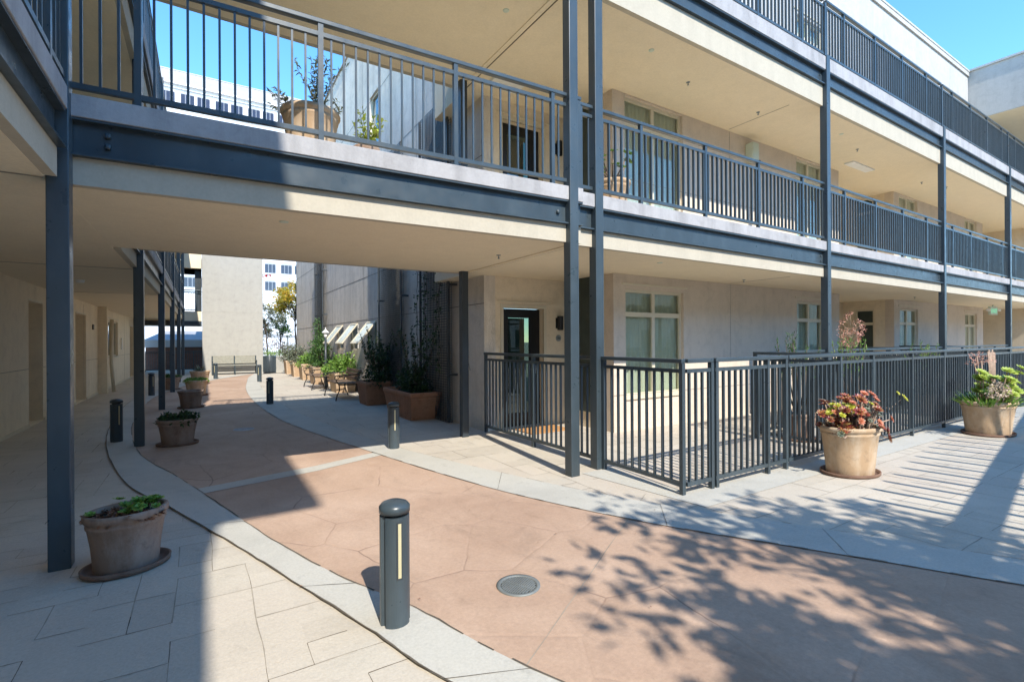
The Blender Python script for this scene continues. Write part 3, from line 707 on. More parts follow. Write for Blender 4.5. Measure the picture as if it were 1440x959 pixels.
window(LB, (WL, -4), Y, nR, *lops[2], cols=2, curt=False, split=False)
j = MB()
for (a0, a1) in ((8, 19.94), (20.91, 23.89), (25.21, 34.79), (36.1, 41)): hjoint(j, (WL, -12), Y, nR, a0, a1, 1.08)
for s_ in (12.3, 24.9, 28, 33): vjoint(j, (WL, -12), Y, nR, s_, .02, 2.6)
j.build('control_joint', 'jointpale', LB)
q = MB(); q.box(WL, WL+.02, -4, 7.94, .0, .06); q.box(WL, WL+.02, 8.92, 11.88, 0, .06); q.box(WL, WL+.02, 13.22, 22.78, 0, .06); q.build('base_trim', 'frame', LB)
q = MB(); q.box(WL+.001, WL+.22, 15.0, 15.25, 0, 2.679); q.build('pilaster', 'wall_left', LB)
q = MB(); q.tube([(WL+.30,15.35,2.3),(WL+.28,15.35,.9),(WL+.34,15.35,.02)], .05, 10); q.build('downpipe', 'frame', LB)
q = MB(); q.box(WL+.001, WL+.03, 14.1, 14.25, 1.95, 2.1); q.build('number_plate', 'black', LB)
q = MB(); q.box(WL+.001, WL+.05, 19.9, 20.05, 1.3, 1.75); q.build('notice_panel', 'white', LB)
q = MB(); q.lathe([(.001,-.05),(.06,-.045),(.07,-.001)], 14, c=(lu(-5.9),7.0,2.679)); q.build('smoke_detector', 'white', LB)
for lv in (LV2, LV3):
    m = MB(); m.box(WL-.25, lu(-4.95), -12, 25.5, lv['s']-.002, lv['f']-.004); m.build('gallery_slab', 'soffit', LB)
    for (a0, a1) in ((-12, -.05), (3.02, 25.6)):
        edge(LB, (lu(-4.88), a0), (lu(-4.88), a1), nR, lv)
    vs = [3.04]+[4.72+4.75*k for k in range(5)]
    for i in range(len(vs)-1):
        ln_ = vs[i+1]-vs[i]-.12
        railing(LB, (lu(-4.86), vs[i]+.06), (lu(-4.86), vs[i+1]-.06), lv['f'], [x for x in (.7, 1.9, 3.1, 4.2) if x < ln_-.1])
    railing(LB, (lu(-4.86), -6), (lu(-4.86), -.05), lv['f'], [.5, 1.8, 3.1, 4.4, 5.6], low=lv['f']-.02)
m = MB(); wallmesh(m, (WL, -12), Y, 41, 3.312, 5.767, .25, nR, [(k, k+1.3, 3.9, 5.6) for k in (13.5, 18, 24, 30, 35)]); m.build('wall', 'wall_left', LB)
for k in (13.5, 18, 24, 30, 35): window(LB, (WL, -12), Y, nR, k, k+1.3, 3.9, 5.6, curt=False)
m = MB(); wallmesh(m, (WL, -12), Y, 41, 6.637, 8.0, .25, nR); m.build('wall', 'wall_left', LB)
for k in range(5):
    vv = 4.72+4.75*k; column(LB, lu(-4.86), vv, 0, 7.7, .125)
column(LB, lu(-4.86), -5.5, 0, 7.7, .125)
for k in (4.9, 9.6):
    q = MB(); q.box(WL+.01, lu(-4.96), k, k+.012, 2.6725, 2.6775); q.build('soffit_joint', 'jointpale', LB)
q = MB(); q.box(WL+.01, lu(-4.96), -.02, .0, 2.6725, 2.6775); q.build('soffit_joint', 'jointpale', LB)
# unseen slab added above the left building to cast its shadow edge
RFS = thing('unseen_shade_slab', 'unseen flat slab added above the left building to cast shade', 'shade caster', 0, 0)
m = MB(); m.box(-8.5, -4.30, -9.75, -2.6, 9.9, 10.1); m.build('shade_slab', 'soffit', RFS)
m = MB(); m.box(-8.4, -8.2, -9.7, -9.5, 8.0, 9.9); m.box(-8.4, -8.2, -2.9, -2.7, 8.0, 9.9); m.box(-5.2, -5.1, -9.6, -9.5, 6.64, 9.9); m.box(-5.2, -5.1, -2.9, -2.8, 6.64, 9.9); m.build('shade_slab_posts', 'steel', RFS)

# ------------------------------------------------------------------ far end: tower, cross gallery, low wall
TW = thing('stair_tower', 'pale blank rendered tower standing behind the far grey bench', 'tower', -2.75, 23.6)
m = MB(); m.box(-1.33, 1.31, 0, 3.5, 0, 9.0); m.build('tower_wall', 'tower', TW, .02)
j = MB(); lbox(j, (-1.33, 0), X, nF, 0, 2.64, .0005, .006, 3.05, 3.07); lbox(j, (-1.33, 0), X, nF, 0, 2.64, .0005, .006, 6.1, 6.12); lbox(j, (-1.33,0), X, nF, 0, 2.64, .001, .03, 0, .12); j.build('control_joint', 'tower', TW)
CG = thing('cross_gallery', 'far covered gallery joining the left building to the pale tower', 'gallery', -5.6, 25)
m = MB(); m.box(-1.9, 1.5, -.6, 2.0, 2.42, 3.1); m.box(.75, 1.5, -.9, 2.0, 5.2, 9.0); m.box(-1.9, 1.5, -.6, 2.0, 5.2, 5.6); m.build('deck_slab', 'soffit', CG)
m = MB(); m.box(-1.9, 1.5, -.66, -.6, 2.40, 2.62); m.build('beam', 'steel_dark', CG)
railing(CG, (-1.8, -.5), (1.45, -.5), 3.1, [.6, 1.9, 3.1])
m = MB(); m.box(1.22, 1.5, -.45, 1.9, 3.1, 5.2); m.build('opening_shade_block', 'steel_dark', CG)  # solid near-black block painted in place of the shade inside the opening
LW = MB(); LW.box(-1.36, .0, 0, .25, 0, .78); LW.box(-1.38, .02, -.03, .28, .78, .84)
solo(LW, 'planter_wall', 'tower', 'low cream garden wall behind the dark trash bin', 'garden wall', .0, 23.5)
LW = MB(); LW.box(0, 12, 0, .25, 0, .78); solo(LW, 'planter_wall', 'tower', 'low garden wall hidden behind the weathered side wall', 'garden wall', .3, 23.5)
# brown building with blue-grey hipped roof
HB = thing('service_building', 'low dark brown building with a blue grey hipped roof seen under the far gallery', 'building', -6.2, 30)
m = MB(); m.box(-.6, 4.5, 0, 4, 0, 1.30); m.build('wall', 'brown', HB)
m = MB(); m.prism([(-.7,-.1),(4.6,-.1),(4.6,4.1),(-.7,4.1)], 1.30, 1.72); m.build('eaves_band', 'greyroof', HB)
m = MB(); m.add([(-.7,-.1,1.72),(4.6,-.1,1.72),(4.6,4.1,1.72),(-.7,4.1,1.72),(.2,1.0,2.25),(3.7,1.0,2.25),(3.7,3,2.25),(.2,3,2.25)], [(0,1,5,4),(1,2,6,5),(2,3,7,6),(3,0,4,7),(4,5,6,7)]); m.build('roof', 'blueroof', HB)
FR = thing('railing_fence', 'low black metal railing in front of the brown building', 'fence', -6.7, 28.5)
railing(FR, (0, 0), (3.4, 0), 0, [.02, 1.1, 2.2, 3.38], top=1.1, mid=1.0, mat='steel_dark', low=0, name='balusters')
FR2 = thing('railing_fence', 'black metal railing behind the yellow tree and flower bed', 'fence', -1.4, 26.5)
railing(FR2, (0, 0), (6, 0), .85, [.02, 1.5, 3.0, 4.5, 5.98], top=1.1, mid=1.0, mat='steel_dark', low=0, name='balusters')
# white office block
OB = thing('office_block', 'large white office block with rows of arched dark windows beyond the courtyard', 'building', -4.05, 88)
S_ = 1.434
def cz(z): return 1.55+(z-1.55)*S_
m = MB(); m.box(-14, 30, 0, 14, 0, cz(29.55)); m.build('wall', 'whiteb', OB)
m = MB(); m.add([(-14.3,-.3,cz(29.75)),(30.3,-.3,cz(29.75)),(30.3,.9,cz(31.4)),(-14.3,.9,cz(31.4)),(30.3,14,cz(31.4)),(-14.3,14,cz(31.4)),(30.3,14,cz(29.75)),(-14.3,14,cz(29.75))], [(0,1,2,3),(3,2,4,5),(1,6,4,2),(0,3,5,7)]); m.build('mansard_roof', 'greyroof', OB)
for c_ in ((-14.5, 30.5, -.5, .0, cz(29.55), cz(29.75)), (-14.2, 30.2, -.25, 0, cz(29.15), cz(29.22)), (-14.4,30.4,.8,1.1,cz(31.4),cz(31.46))): m = MB(); m.box(*c_); m.build('cornice', 'whiteb', OB)
for z_ in (27.1, 24.6, 10.0-.35, 7.3, 5.0): m = MB(); m.box(-14.2, 30.2, -.12, 0, cz(z_)-.12, cz(z_)); m.build('string_course', 'whiteb', OB)
def awin(x0, x1, z0, z1):
    x0 = (x0+4.05)*S_; x1 = (x1+4.05)*S_; z0 = cz(z0); z1 = cz(z1); r = .28; n_ = 8
    a = MB(); xc = (x0+x1)/2; hw = (x1-x0)/2
    arc = [(xc+hw*math.cos(math.pi*k/n_), z1-r+(r+.12)*math.sin(math.pi*k/n_)) for k in range(n_+1)]
    poly = arc; vs = [(x,-.10,z) for x, z in poly]+[(x,0,z) for x, z in poly]; L0 = len(poly)
    a.add(vs, [tuple(reversed(range(L0)))]+[(k,k+1,L0+k+1,L0+k) for k in range(L0-1)]+[(L0-1,0,L0,2*L0-1)])
    p = MB(); p.box(x0, x1, -.06, .0, z0, z1-r); 
    wo = p.build('window', 'towerglass', OB); a.build('arched_head', 'archgrey', wo)
    q = MB()
    for k in (1, 2): xx = x0+(x1-x0)*k/3; q.box(xx-.03, xx+.03, -.09, -.06, z0, z1-r)
    q.build('mullion', 'archgrey', wo)
cols = [(-5.97+3.24*k, -4.74+3.24*k) for k in range(-1, 7)]+[(-4.46+3.24*k, -3.28+3.24*k) for k in range(-1, 7)]
for zt in (28.9, 26.4, 23.9): 
    for c in cols: awin(c[0], c[1], zt-1.5, zt)
cols2 = [(c[0]+.15, c[1]+.12) for c in cols]
for zt in (13.1, 10.98, 8.9):
    for c in cols2: awin(c[0], c[1], zt-1.2, zt)

# ------------------------------------------------------------------ patio fences
def fence_run(root, p0, p1, posts, double=()):
    return railing(root, p0, p1, 0, posts, name='balusters', top=1.36, mid=1.24, bot=.11, sp=.108, mat='steel', bw=.0105, low=0, bd=.013)
F1 = thing('patio_fence', 'slate blue steel picket fence wrapping the corner patio and running right', 'fence', 0, 0)
fence_run(F1, (.03, 2.84), (.03, -.06), [.03, 1.45])
fence_run(F1, (.03, -.07), (0, -1.28), [.03, 1.19])
fence_run(F1, (.03, -1.28), (.44, -1.28), [.40])
fence_run(F1, (.48, -1.28), (1.86, -1.28), [.03, .98, 1.36])
fence_run(F1, (1.88, -1.28), (22.5, -1.28), [1.29, 2.25, 3.62, 4.97, 6.1, 7.4, 8.7, 10.0, 11.3, 12.6, 13.9, 15.2, 16.5, 17.8, 19.1, 20.4])
F2 = thing('patio_fence', 'inner dark picket fence dividing the far patios under the gallery posts', 'fence', 3.3, 0)
fence_run(F2, (0, 0), (2.15, 0), [.02]); fence_run(F2, (2.29, 0), (7.73, 0), [1.3, 2.6, 3.9]); fence_run(F2, (7.87, 0), (12.9, 0), [1.3, 2.6, 3.9]); fence_run(F2, (0, -.03), (0, -1.22), [.5])
m = MB(); m.box(1.4, 2.13, -.04, -.032, .13, 1.2); m.box(2.3, 7.7, -.04, -.032, .13, 1.2); m.box(7.9, 12.85, -.04, -.032, .13, 1.2); m.build('dark_gap_sheet', 'gap_sheet', F2)  # plain dark sheet added to darken the gaps between the far pickets
for uu in (6.2, 9.6): fence_run(F2, (uu, .03), (uu, 1.5), [.5])

# ------------------------------------------------------------------ bollards
def bollard(lab):
    t = thing('bollard', lab, 'bollard', 0, 0, 0, 0, 'slate blue bollard lights along the paving bands')
    R = .081; n_ = 40; m = MB(); prof = []
    # body with two vertical grooves: cross-section with notches
    cs = []
    for k in range(n_):
        a = 2*math.pi*k/n_; r = R
        if k in (22, 23, 37, 38): r = R-.02
        cs.append((r*math.cos(a), r*math.sin(a)))
    vs = [(x,y,0) for x, y in cs]+[(x,y,.615) for x, y in cs]
    m.add(vs, [(k,(k+1)%n_,n_+(k+1)%n_,n_+k) for k in range(n_)]+[tuple(range(n_,2*n_))], False); m.build('body', 'steel', t)
    m = MB(); m.lathe([(.055,.615),(.055,.632)], 24); m.build('neck', 'black', t)
    m = MB(); m.lathe([(.001,.632),(.083,.632),(.084,.665),(.070,.683),(.04,.695),(.001,.70)], 40); m.build('cap', 'steel', t)
    m = MB(); a = math.radians(-88); 
    c, s_ = math.cos(a), math.sin(a)
    def bx(w, d0, d1, z0, z1, mb):
        pts = [(c*d0-s_*-w, s_*d0+c*-w),(c*d1-s_*-w, s_*d1+c*-w),(c*d1-s_*w, s_*d1+c*w),(c*d0-s_*w, s_*d0+c*w)]
        ar = sum(pts[i][0]*pts[(i+1)%4][1]-pts[(i+1)%4][0]*pts[i][1] for i in range(4))
        if ar < 0: pts.reverse()
        mb.prism(pts, z0, z1)
    bx(.0085, .05, R+.004, .28, .585, m); m.build('lens', 'lens', t)
    m = MB(); bx(.017, .05, R+.0015, .27, .595, m); m.build('lens_frame', 'steel_dark', t)
    return t
B0 = bollard('slate blue bollard light nearest the viewer on the grey band')
def place(o, u, v, rz, lab=None):
    o.location = W(u, v, .014); o.rotation_euler.z = rz; o.scale.z = .955
    if lab: o['label'] = lab
VR = math.atan2
def face_cam(u, v, off): # lens turned relative to view direction
    w = W(u, v); return math.atan2(w.y, w.x)-math.pi/2+off
place(B0, -3.16, -1.87, math.radians(30))
for (u_, v_, rz, lab) in ((-1.72, 2.42, 25, 'bollard light half in sun where the cross band meets the right band'),
        (-2.64, 9.1, 10, 'dark bollard light at the edge of the shade in mid courtyard'),
        (-2.18, 17.1, 0, 'slim far bollard light just in front of the trash bin'),
        (-5.2, 5.3, 60, 'dark bollard light left of the corridor post in the shade'),
        (-5.33, 13.3, 60, 'bollard light seen behind the second post on the left, far corridor'),
        (-3.60, 19.9, 0, 'far bollard light in front of the bench left end')):
    c = copy_tree(B0); place(c, u_, v_, math.radians(rz), lab)

# ------------------------------------------------------------------ drain and cover
DR = thing('drain_grate', 'round slotted metal drain grate in the terracotta paving', 'drain', -2.37, -1.9, .0075)
m = MB(); m.lathe([(.138,.0),(.138,.007),(.115,.008),(.112,.001)], 48); m.build('ring', 'drain', DR)
m = MB(); 
for k in range(-7, 8):
    y = k*.0145; x = math.sqrt(max(0, .108**2-y*y))
    m.box(-x, -.004, y-.0042, y+.0042, .001, .006); m.box(.004, x, y-.0042, y+.0042, .001, .006)
m.box(-.004, .004, -.11, .11, .001, .0065); m.build('grate_bars', 'drain', DR)
m = MB(); m.lathe([(.113,.0012),(.001,.0012)], 40); m.build('drain_pit', 'black', DR)
DR.rotation_euler.z = math.radians(60)
CV = thing('access_cover', 'round pale metal access cover in the shaded terracotta paving', 'cover', -3.44, 5.44, .0075)
m = MB(); m.lathe([(.17,.0),(.165,.004),(.14,.005),(.139,.003),(.001,.003)], 40); m.build('lid', 'fascia', CV)
m = MB(); m.box(-.03, .03, -.008, .008, .003, .006); m.build('lift_slot', 'drain', CV)

# ------------------------------------------------------------------ plants
def rv(r=1.0):
    while True:
        p = Vector((random.uniform(-1,1),random.uniform(-1,1),random.uniform(-1,1)))
        if p.length <= 1: return p*r
def clump(mb, c, rx, ry, rz, n, ls, lw=.5, outw=.7):
    c = Vector(c)
    for i in range(n):
        p = rv(); q = Vector((p.x*rx,p.y*ry,p.z*rz)); d = (q.normalized()*outw+rv(.9)) if q.length > 1e-5 else rv()
        l = ls*random.uniform(.6,1.3); mb.leaf(c+q, d, rv().normalized(), l, l*lw)
def sprig(mb, st, p, d, ln, n, ls, lw=.45, droop=.3, r=.004):
    p = Vector(p); d = Vector(d).normalized(); pts = [p.copy()]; 
    for i in range(n):
        d = (d+Vector((0,0,-droop/n))+rv(.10)).normalized(); p = p+d*ln/n; pts.append(p.copy())
        for k in range(2):
            dd = (d*.5+rv(.9)).normalized(); l = ls*random.uniform(.7,1.2); mb.leaf(p+rv(.005), dd, Vector((0,0,1)), l, l*lw)
    st.tube(pts, [r*(1-.6*i/len(pts)) for i in range(len(pts))], 5)
def rosette(mb, c, nrm, R, rings=4, per=9, lw=.42, cup=.5):
    nrm = Vector(nrm).normalized(); x = nrm.orthogonal().normalized(); y = nrm.cross(x)
    for k in range(rings):
        t = (k+1)/rings; el = (1-t)*1.15+.45*cup
        for i in range(per):
            a = 2*math.pi*(i+.5*(k%2))/per+random.uniform(-.08,.08)
            rad = x*math.cos(a)+y*math.sin(a); d = rad*math.cos(el)+nrm*math.sin(el)
            ln = R*t*random.uniform(.9,1.08); w = ln*lw
            s_ = nrm.cross(rad)
            b = Vector(c)+rad*.05*R
            p1 = b+d*ln*.7+s_*w*.5; p2 = b+d*ln*.7-s_*w*.5; tip = b+d*ln+nrm*ln*.06; b1 = b+s_*w*.12; b2 = b-s_*w*.12
            mb.add([b2,b1,p1,tip,p2], [(0,1,2,3,4)])
def pot_round(lab, u, v, r, h, sx=1, sy=1, mat='terra', saucer=True, rot=0, group=None, z=0, soil=.045, name='plant_pot', lip=.05):
    t = thing(name, lab, 'plant pot', u, v, z, rot, group)
    m = MB(); b = r*.74
    prof = [(.001,0),(b,0),(b+.004,.01),(b+(r*.90-b)*.5,h*.45),(r*.90,h-.105),(r*.93,h-.095),(r*.94,h-.08),(r*.915,h-.068),(r*.955,h-.055),(r,h-.04),(r*1.005,h-.022),(r*.985,h-.004),(r*.95,h),(r*.88,h-.004),(r*.86,h-.03),(r*.84,h-soil-.02)]
    m.lathe(prof, 56, sx, sy); m.build('pot_body', mat, t)
    m = MB(); m.lathe([(r*.85,h-soil),(r*.5,h-soil+.012),(.001,h-soil+.018)], 40, sx, sy); m.build('soil', 'soil', t)
    if saucer:
        m = MB(); s_ = b+.075; m.lathe([(.001,.001),(s_-.02,.001),(s_,.012),(s_+.004,.04),(s_-.012,.042),(s_-.02,.016),(b-.02,.014)], 48, sx, sy); m.build('saucer', 'saucer', t)
    return t
ROT = 0
def plant(name, lab, cat, u, v, z, parts, rot=0):
    t = thing(name, lab, cat, u, v, z, rot)
    for nm, mb, mt in parts:
        if mb.f: mb.build(nm, mt, t)
    return t
# near-left pot with sparse succulents
PN = pot_round('weathered brown terracotta pot beside the nearest post', -4.50, -.20, .245, .41, .98, .80, 'terra_dark', rot=math.radians(15))
lf, dr, st = MB(), MB(), MB()
for i in range(44):
    a = random.uniform(0,6.28); rr = random.uniform(.06,.215); c = Vector((rr*math.cos(a), rr*.8*math.sin(a), random.uniform(0,.05)))
    if c.x > -.02 or c.y > .1 or c.x < -.15: 
        st.tube([c*.8-Vector((0,0,.05)), c+Vector((0,0,.01))], .004, 5)
        rosette(lf, c+Vector((0,0,.03)), (random.uniform(-.5,.5),random.uniform(-.5,.5),1), random.uniform(.028,.05), 3, 7, .6)
for i in range(130):
    a = random.uniform(2.2,5.9); rr = .24*math.sqrt(random.random()); c = Vector((rr*math.cos(a), rr*.8*math.sin(a), random.uniform(-.03,.03)))
    rosette(dr, c, (random.uniform(-.8,.8),random.uniform(-.8,.8),1), random.uniform(.02,.036), 2, 7, .6)
plant('succulent_plant', 'sparse green and rusty trailing succulents in the pot beside the nearest post', 'plant', -4.50, -.20, .365, [('rosettes', lf, 'leaf_bright'), ('dry_rosettes', dr, 'leaf_dry'), ('stems', st, 'stem')])
# pots beside corridor posts
specs = [(-4.38, 4.55, .27, .40, 'terra_dark', 'brown terracotta pot of dark green leaves beside the second corridor post', 'leaf_dark', 'mound of dark green foliage beside the second corridor post', 'dense'),
         (-4.30, 9.45, .27, .42, 'terra_dark', 'brown pot half in sun beside the third corridor post', 'leaf_grey', 'few thin grey twigs in the half sunlit pot', 'sparse'),
         (-4.22, 12.6, .30, .46, 'terra', 'sunlit buff terracotta pot of bright green leaves by the fourth post', 'leaf_bright', 'low bright green foliage in the sunlit buff pot', 'dense'),
         (-4.15, 17.3, .34, .50, 'terra', 'far sunlit terracotta pot with spiky pale leaves by the last posts', 'leaf_grey', 'spiky pale agave like leaves in the far sunlit pot', 'spiky'),
         (-4.95, 15.2, .27, .42, 'terra_dark', 'dark small pot behind the fourth corridor post', 'leaf_mid', 'dull green shrub in the dark small pot behind the posts', 'dense')]
for (u_, v_, r, h, mt, pl_, lm, ll, kind) in specs:
    pot_round(pl_, u_, v_, r, h, 1.0, .85, mt, rot=random.uniform(-.3,.3))
    lf, st = MB(), MB()
    if kind == 'dense':
        for i in range(44):
            a = random.uniform(0,6.28); rr = r*.9*math.sqrt(random.random()); clump(lf, (rr*math.cos(a), rr*.85*math.sin(a), random.uniform(0,.09)), .07, .07, .05, 34, .05, .55)
    elif kind == 'sparse':
        for i in range(7):
            a = random.uniform(0,6.28); sprig(lf, st, (r*.5*math.cos(a), r*.4*math.sin(a), -.05), (math.cos(a)*.8, math.sin(a)*.8, 1), .2, 6, .035)
    else:
        for i in range(34):
            a = random.uniform(0,6.28); e = random.uniform(.3,1.3); lf.leaf(Vector((.04*math.cos(a), .04*math.sin(a), 0)), Vector((math.cos(a)*math.cos(e), math.sin(a)*math.cos(e), math.sin(e))), Vector((0,0,1)), random.uniform(.2,.36), .05)
    plant('potted_plant', ll, 'plant', u_, v_, h-.05, [('foliage', lf, lm), ('stems', st, 'stem')])

# pot with red and yellow aeoniums by the fence
pot_round('big buff terracotta pot of red and yellow succulents by the patio fence', 2.28, -1.78, .36, .56, 1.0, .78, 'terra', rot=math.radians(-12))
red, yel, cor, grn, st = MB(), MB(), MB(), MB(), MB()
def stalk(tgt, base, tip, R, rings=4, per=10, lw=.42, r=.008, nrm=None):
    base = Vector(base); tip = Vector(tip); mid = base.lerp(tip, .5)+rv(.04)
    st.tube([base, mid, tip], [r*1.3, r, r*.8], 6)
    rosette(tgt, tip, nrm or ((tip-base).normalized()*.9+Vector((0,0,.35))+Vector((-.25,-.75,0))*random.uniform(.2,1.2)+rv(.35)), R, rings, per, lw)
for i in range(58):
    a = random.uniform(0,6.28); rr = .34*math.sqrt(random.random()); x, y = rr*math.cos(a), rr*.8*math.sin(a)
    tip = (x*1.2, y*1.2, random.uniform(.03,.36)*(1.15-rr)); 
    stalk(red, (x*.6,y*.6,-.04), tip, random.uniform(.04,.075), 4, 11, .40)
for i in range(20): # yellow group on the left and right of middle
    x = random.uniform(-.42,-.10) if i < 11 else random.uniform(.0,.28); y = random.uniform(-.22,.1)
    stalk(yel, (x*.6,y*.5,-.03), (x, y, random.uniform(.20,.33) if i < 11 else random.uniform(.12,.33)), random.uniform(.035,.055), 4, 10, .5)
for (x, y, z_, R) in ((.12,-.1,.42,.05),(.30,-.1,.40,.07),(.36,-.12,.34,.05),(.22,-.05,.33,.05),(.56,-.2,.10,.05),(.34,-.2,.02,.06),(.38,-.24,-.1,.06),(.28,-.26,.0,.06)):
    stalk(cor if z_ > .3 or x > .5 else red, (x*.4,y*.5,-.03), (x,y,z_), R, 4, 11, .4)
for i in range(34):
    a = random.uniform(0,6.28); rr = .3*math.sqrt(random.random()); stalk(grn, (rr*math.cos(a)*.7, rr*math.sin(a)*.6, -.03), (rr*math.cos(a)*1.1, rr*.8*math.sin(a)-.06, random.uniform(.05,.27)), random.uniform(.03,.05), 3, 8, .45)
for i in range(14):
    a = random.uniform(0,6.28); rr = .32*math.sqrt(random.random()); stalk(cor, (rr*math.cos(a)*.7, rr*math.sin(a)*.6, -.03), (rr*math.cos(a)*1.15, rr*.8*math.sin(a)-.05, random.uniform(.1,.36)), random.uniform(.03,.05), 4, 10, .4)
for i in range(26):
    a = random.uniform(0,6.28); rr = .36; t_ = Vector((rr*math.cos(a)*1.1, rr*.8*math.sin(a), random.uniform(.1,.4))); st.tube([t_*.4, t_*.8+Vector((0,0,.06)), t_], .004, 5)
stalk(grn, (-.3,-.1,-.02), (-.48,-.12,.02), .04)
plant('succulent_plant', 'dark red, coral and yellow rosette succulents spilling from the big buff pot', 'plant', 2.28, -1.78, .50, [('red_rosettes', red, 'ros_red'), ('yellow_rosettes', yel, 'ros_yellow'), ('coral_rosettes', cor, 'ros_coral'), ('green_rosettes', grn, 'leaf_grey'), ('stems', st, 'stem')])
# second big pot lime aeoniums
pot_round('wide pale terracotta pot of lime green succulents at the right edge', 6.72, -1.88, .45, .55, 1.0, .78, 'terra', rot=math.radians(-5))
lim, fan, pk, dryf, st = MB(), MB(), MB(), MB(), MB()
for i in range(34):
    x = random.uniform(-.42,.52); y = random.uniform(-.38,.1); z_ = random.uniform(.16,.60) if x < .4 else random.uniform(.1,.42)
    stalk(lim, (x*.6,y*.6,-.03), (x,y,z_), random.uniform(.075,.11), 4, 12, .55)
for i in range(330):
    a = random.uniform(0,6.28); rr = .45*math.sqrt(random.random()); e = random.uniform(.4,1.4)
    fan.leaf(Vector((rr*math.cos(a), rr*.75*math.sin(a), -.02)), Vector((math.cos(a)*math.cos(e), math.sin(a)*math.cos(e), math.sin(e))), Vector((0,0,1)), random.uniform(.13,.26), .035)
for x, y, z_ in ((-.12,.1,.78),(-.1,.05,.70),(-.16,.12,.66)): 
    st.tube([(x*.5,y*.5,0),(x,y,z_)], .009, 6); clump(pk, (x,y,z_), .14, .10, .05, 45, .035, .4)
for k in range(7):
    x = .22+.055*k; st.tube([(x*.6,0,0),(x*.9,.03,.5),(x,.05,.84+.03*math.sin(k*2))], [.01,.009,.012], 6); clump(pk, (x*.98,.045,.74), .012, .012, .10, 12, .03, .4)
st.tube([(-.3,-.1,.0),(-.5,-.25,.12),(-.62,-.3,.2)], .009, 6); clump(dryf, (-.66,-.28,.27), .16, .13, .13, 240, .035, .6)
plant('succulent_plant', 'lime green rosette succulents with tall pink stalks in the wide pale pot', 'plant', 6.72, -1.88, .49, [('lime_rosettes', lim, 'ros_lime'), ('strap_leaves', fan, 'leaf_bright'), ('pink_spikes', pk, 'flower_pink'), ('dry_flowers', dryf, 'flower_dry'), ('stems', st, 'stem')])
# plants on the patio behind the fence
def patio_shrub(lab, u, v, top, mat, n=9, spread=.35, pot=True):
    lf, st = MB(), MB()
    for i in range(n):
        a = random.uniform(0,6.28); b = Vector((.05*math.cos(a), .05*math.sin(a), 0)); t_ = Vector((spread*math.cos(a)*random.random(), spread*math.sin(a)*random.random(), top*random.uniform(.75,1)))
        m_ = b.lerp(t_, .5)+rv(.06); st.tube([b, m_, t_], [.012,.008,.004], 5)
        for k in range(26):
            q = m_.lerp(t_, k/25); lf.leaf(q+rv(.03), (t_-m_).normalized()+rv(.9), rv().normalized(), random.uniform(.04,.08), .018)
    plant('patio_shrub', lab, 'shrub', u, v, .38 if pot else 0, [('foliage', lf, mat), ('stems', st, 'bark')])
for k, (u_, v_, tp, lab, ml) in enumerate(((3.75, -.45, 1.28, 'feathery green shrub behind the fence left of the second post', 'leaf_mid'),
        (5.4, -.5, 1.35, 'tall spindly light green shrub against the second steel post', 'leaf_bright'),
        (8.4, -.5, 1.12, 'bushy fern green shrub behind the fence beyond the second post', 'leaf_bright'))):
    patio_shrub(lab, u_, v_, tp, ml, 12, .42); pot_round(('dark pot of a feathery shrub behind the fence pickets', 'dark pot beside the second steel post behind the pickets', 'dark pot of a bushy fern behind the pickets')[k], u_, v_, .24, .42, 1, 1, 'terra_dark')
lf, st = MB(), MB(); st.tube([(0,0,0),(.02,0,.8),(0,0,1.25)], [.015,.01,.006], 6)
for i in range(40):
    z_ = random.uniform(1.05,1.75); r = .22*math.sin((z_-1.0)/.8*math.pi); a = random.uniform(0,6.28); q = Vector((r*math.cos(a), r*math.sin(a), z_)); st.tube([(0,0,z_-.2), q], .003, 4); clump(lf, q, .05, .05, .06, 16, .03, .7)
plant('flower_spike', 'pink coral flower plume rising behind the patio fence', 'plant', 7.75, .55, .35, [('blossom', lf, 'flower_pink'), ('stems', st, 'stem')])
pot_round('dark pot holding the pink flower plume on the patio', 7.75, .55, .22, .40, 1, 1, 'terra_dark')
# small yellow aeonium poking through pickets right of the red pot
yel, st = MB(), MB()
st.tube([(.0,.1,.0),(-.0,.0,.35),(.1,-.22,.62)], [.012,.01,.008], 6); st.tube([(0,0,.35),(-.25,-.2,.5)], [.01,.006], 6); st.tube([(.0,.0,.3),(-.35,-.1,.42)], [.01,.006], 6)
rosette(yel, (.12,-.25,.64), (.2,-.8,.6), .07, 4, 10, .5); rosette(yel, (-.02,-.22,.72), (0,-.8,.6), .04, 3, 9, .5); rosette(yel, (-.6,-.16,.58), (0,-.8,.6), .045, 3, 8, .3); rosette(yel, (-.85,-.14,.85), (0,-.8,.6), .03, 3, 8, .3)
st.tube([(-.25,-.2,.5),(-.6,-.16,.58)], .005, 5); st.tube([(-.35,-.1,.42),(-.85,-.14,.85)], .005, 5)
plant('succulent_plant', 'single yellow rosette poking through the pickets between the two big pots', 'plant', 4.95, -1.08, 0, [('rosettes', yel, 'ros_yellow'), ('stems', st, 'stem')])

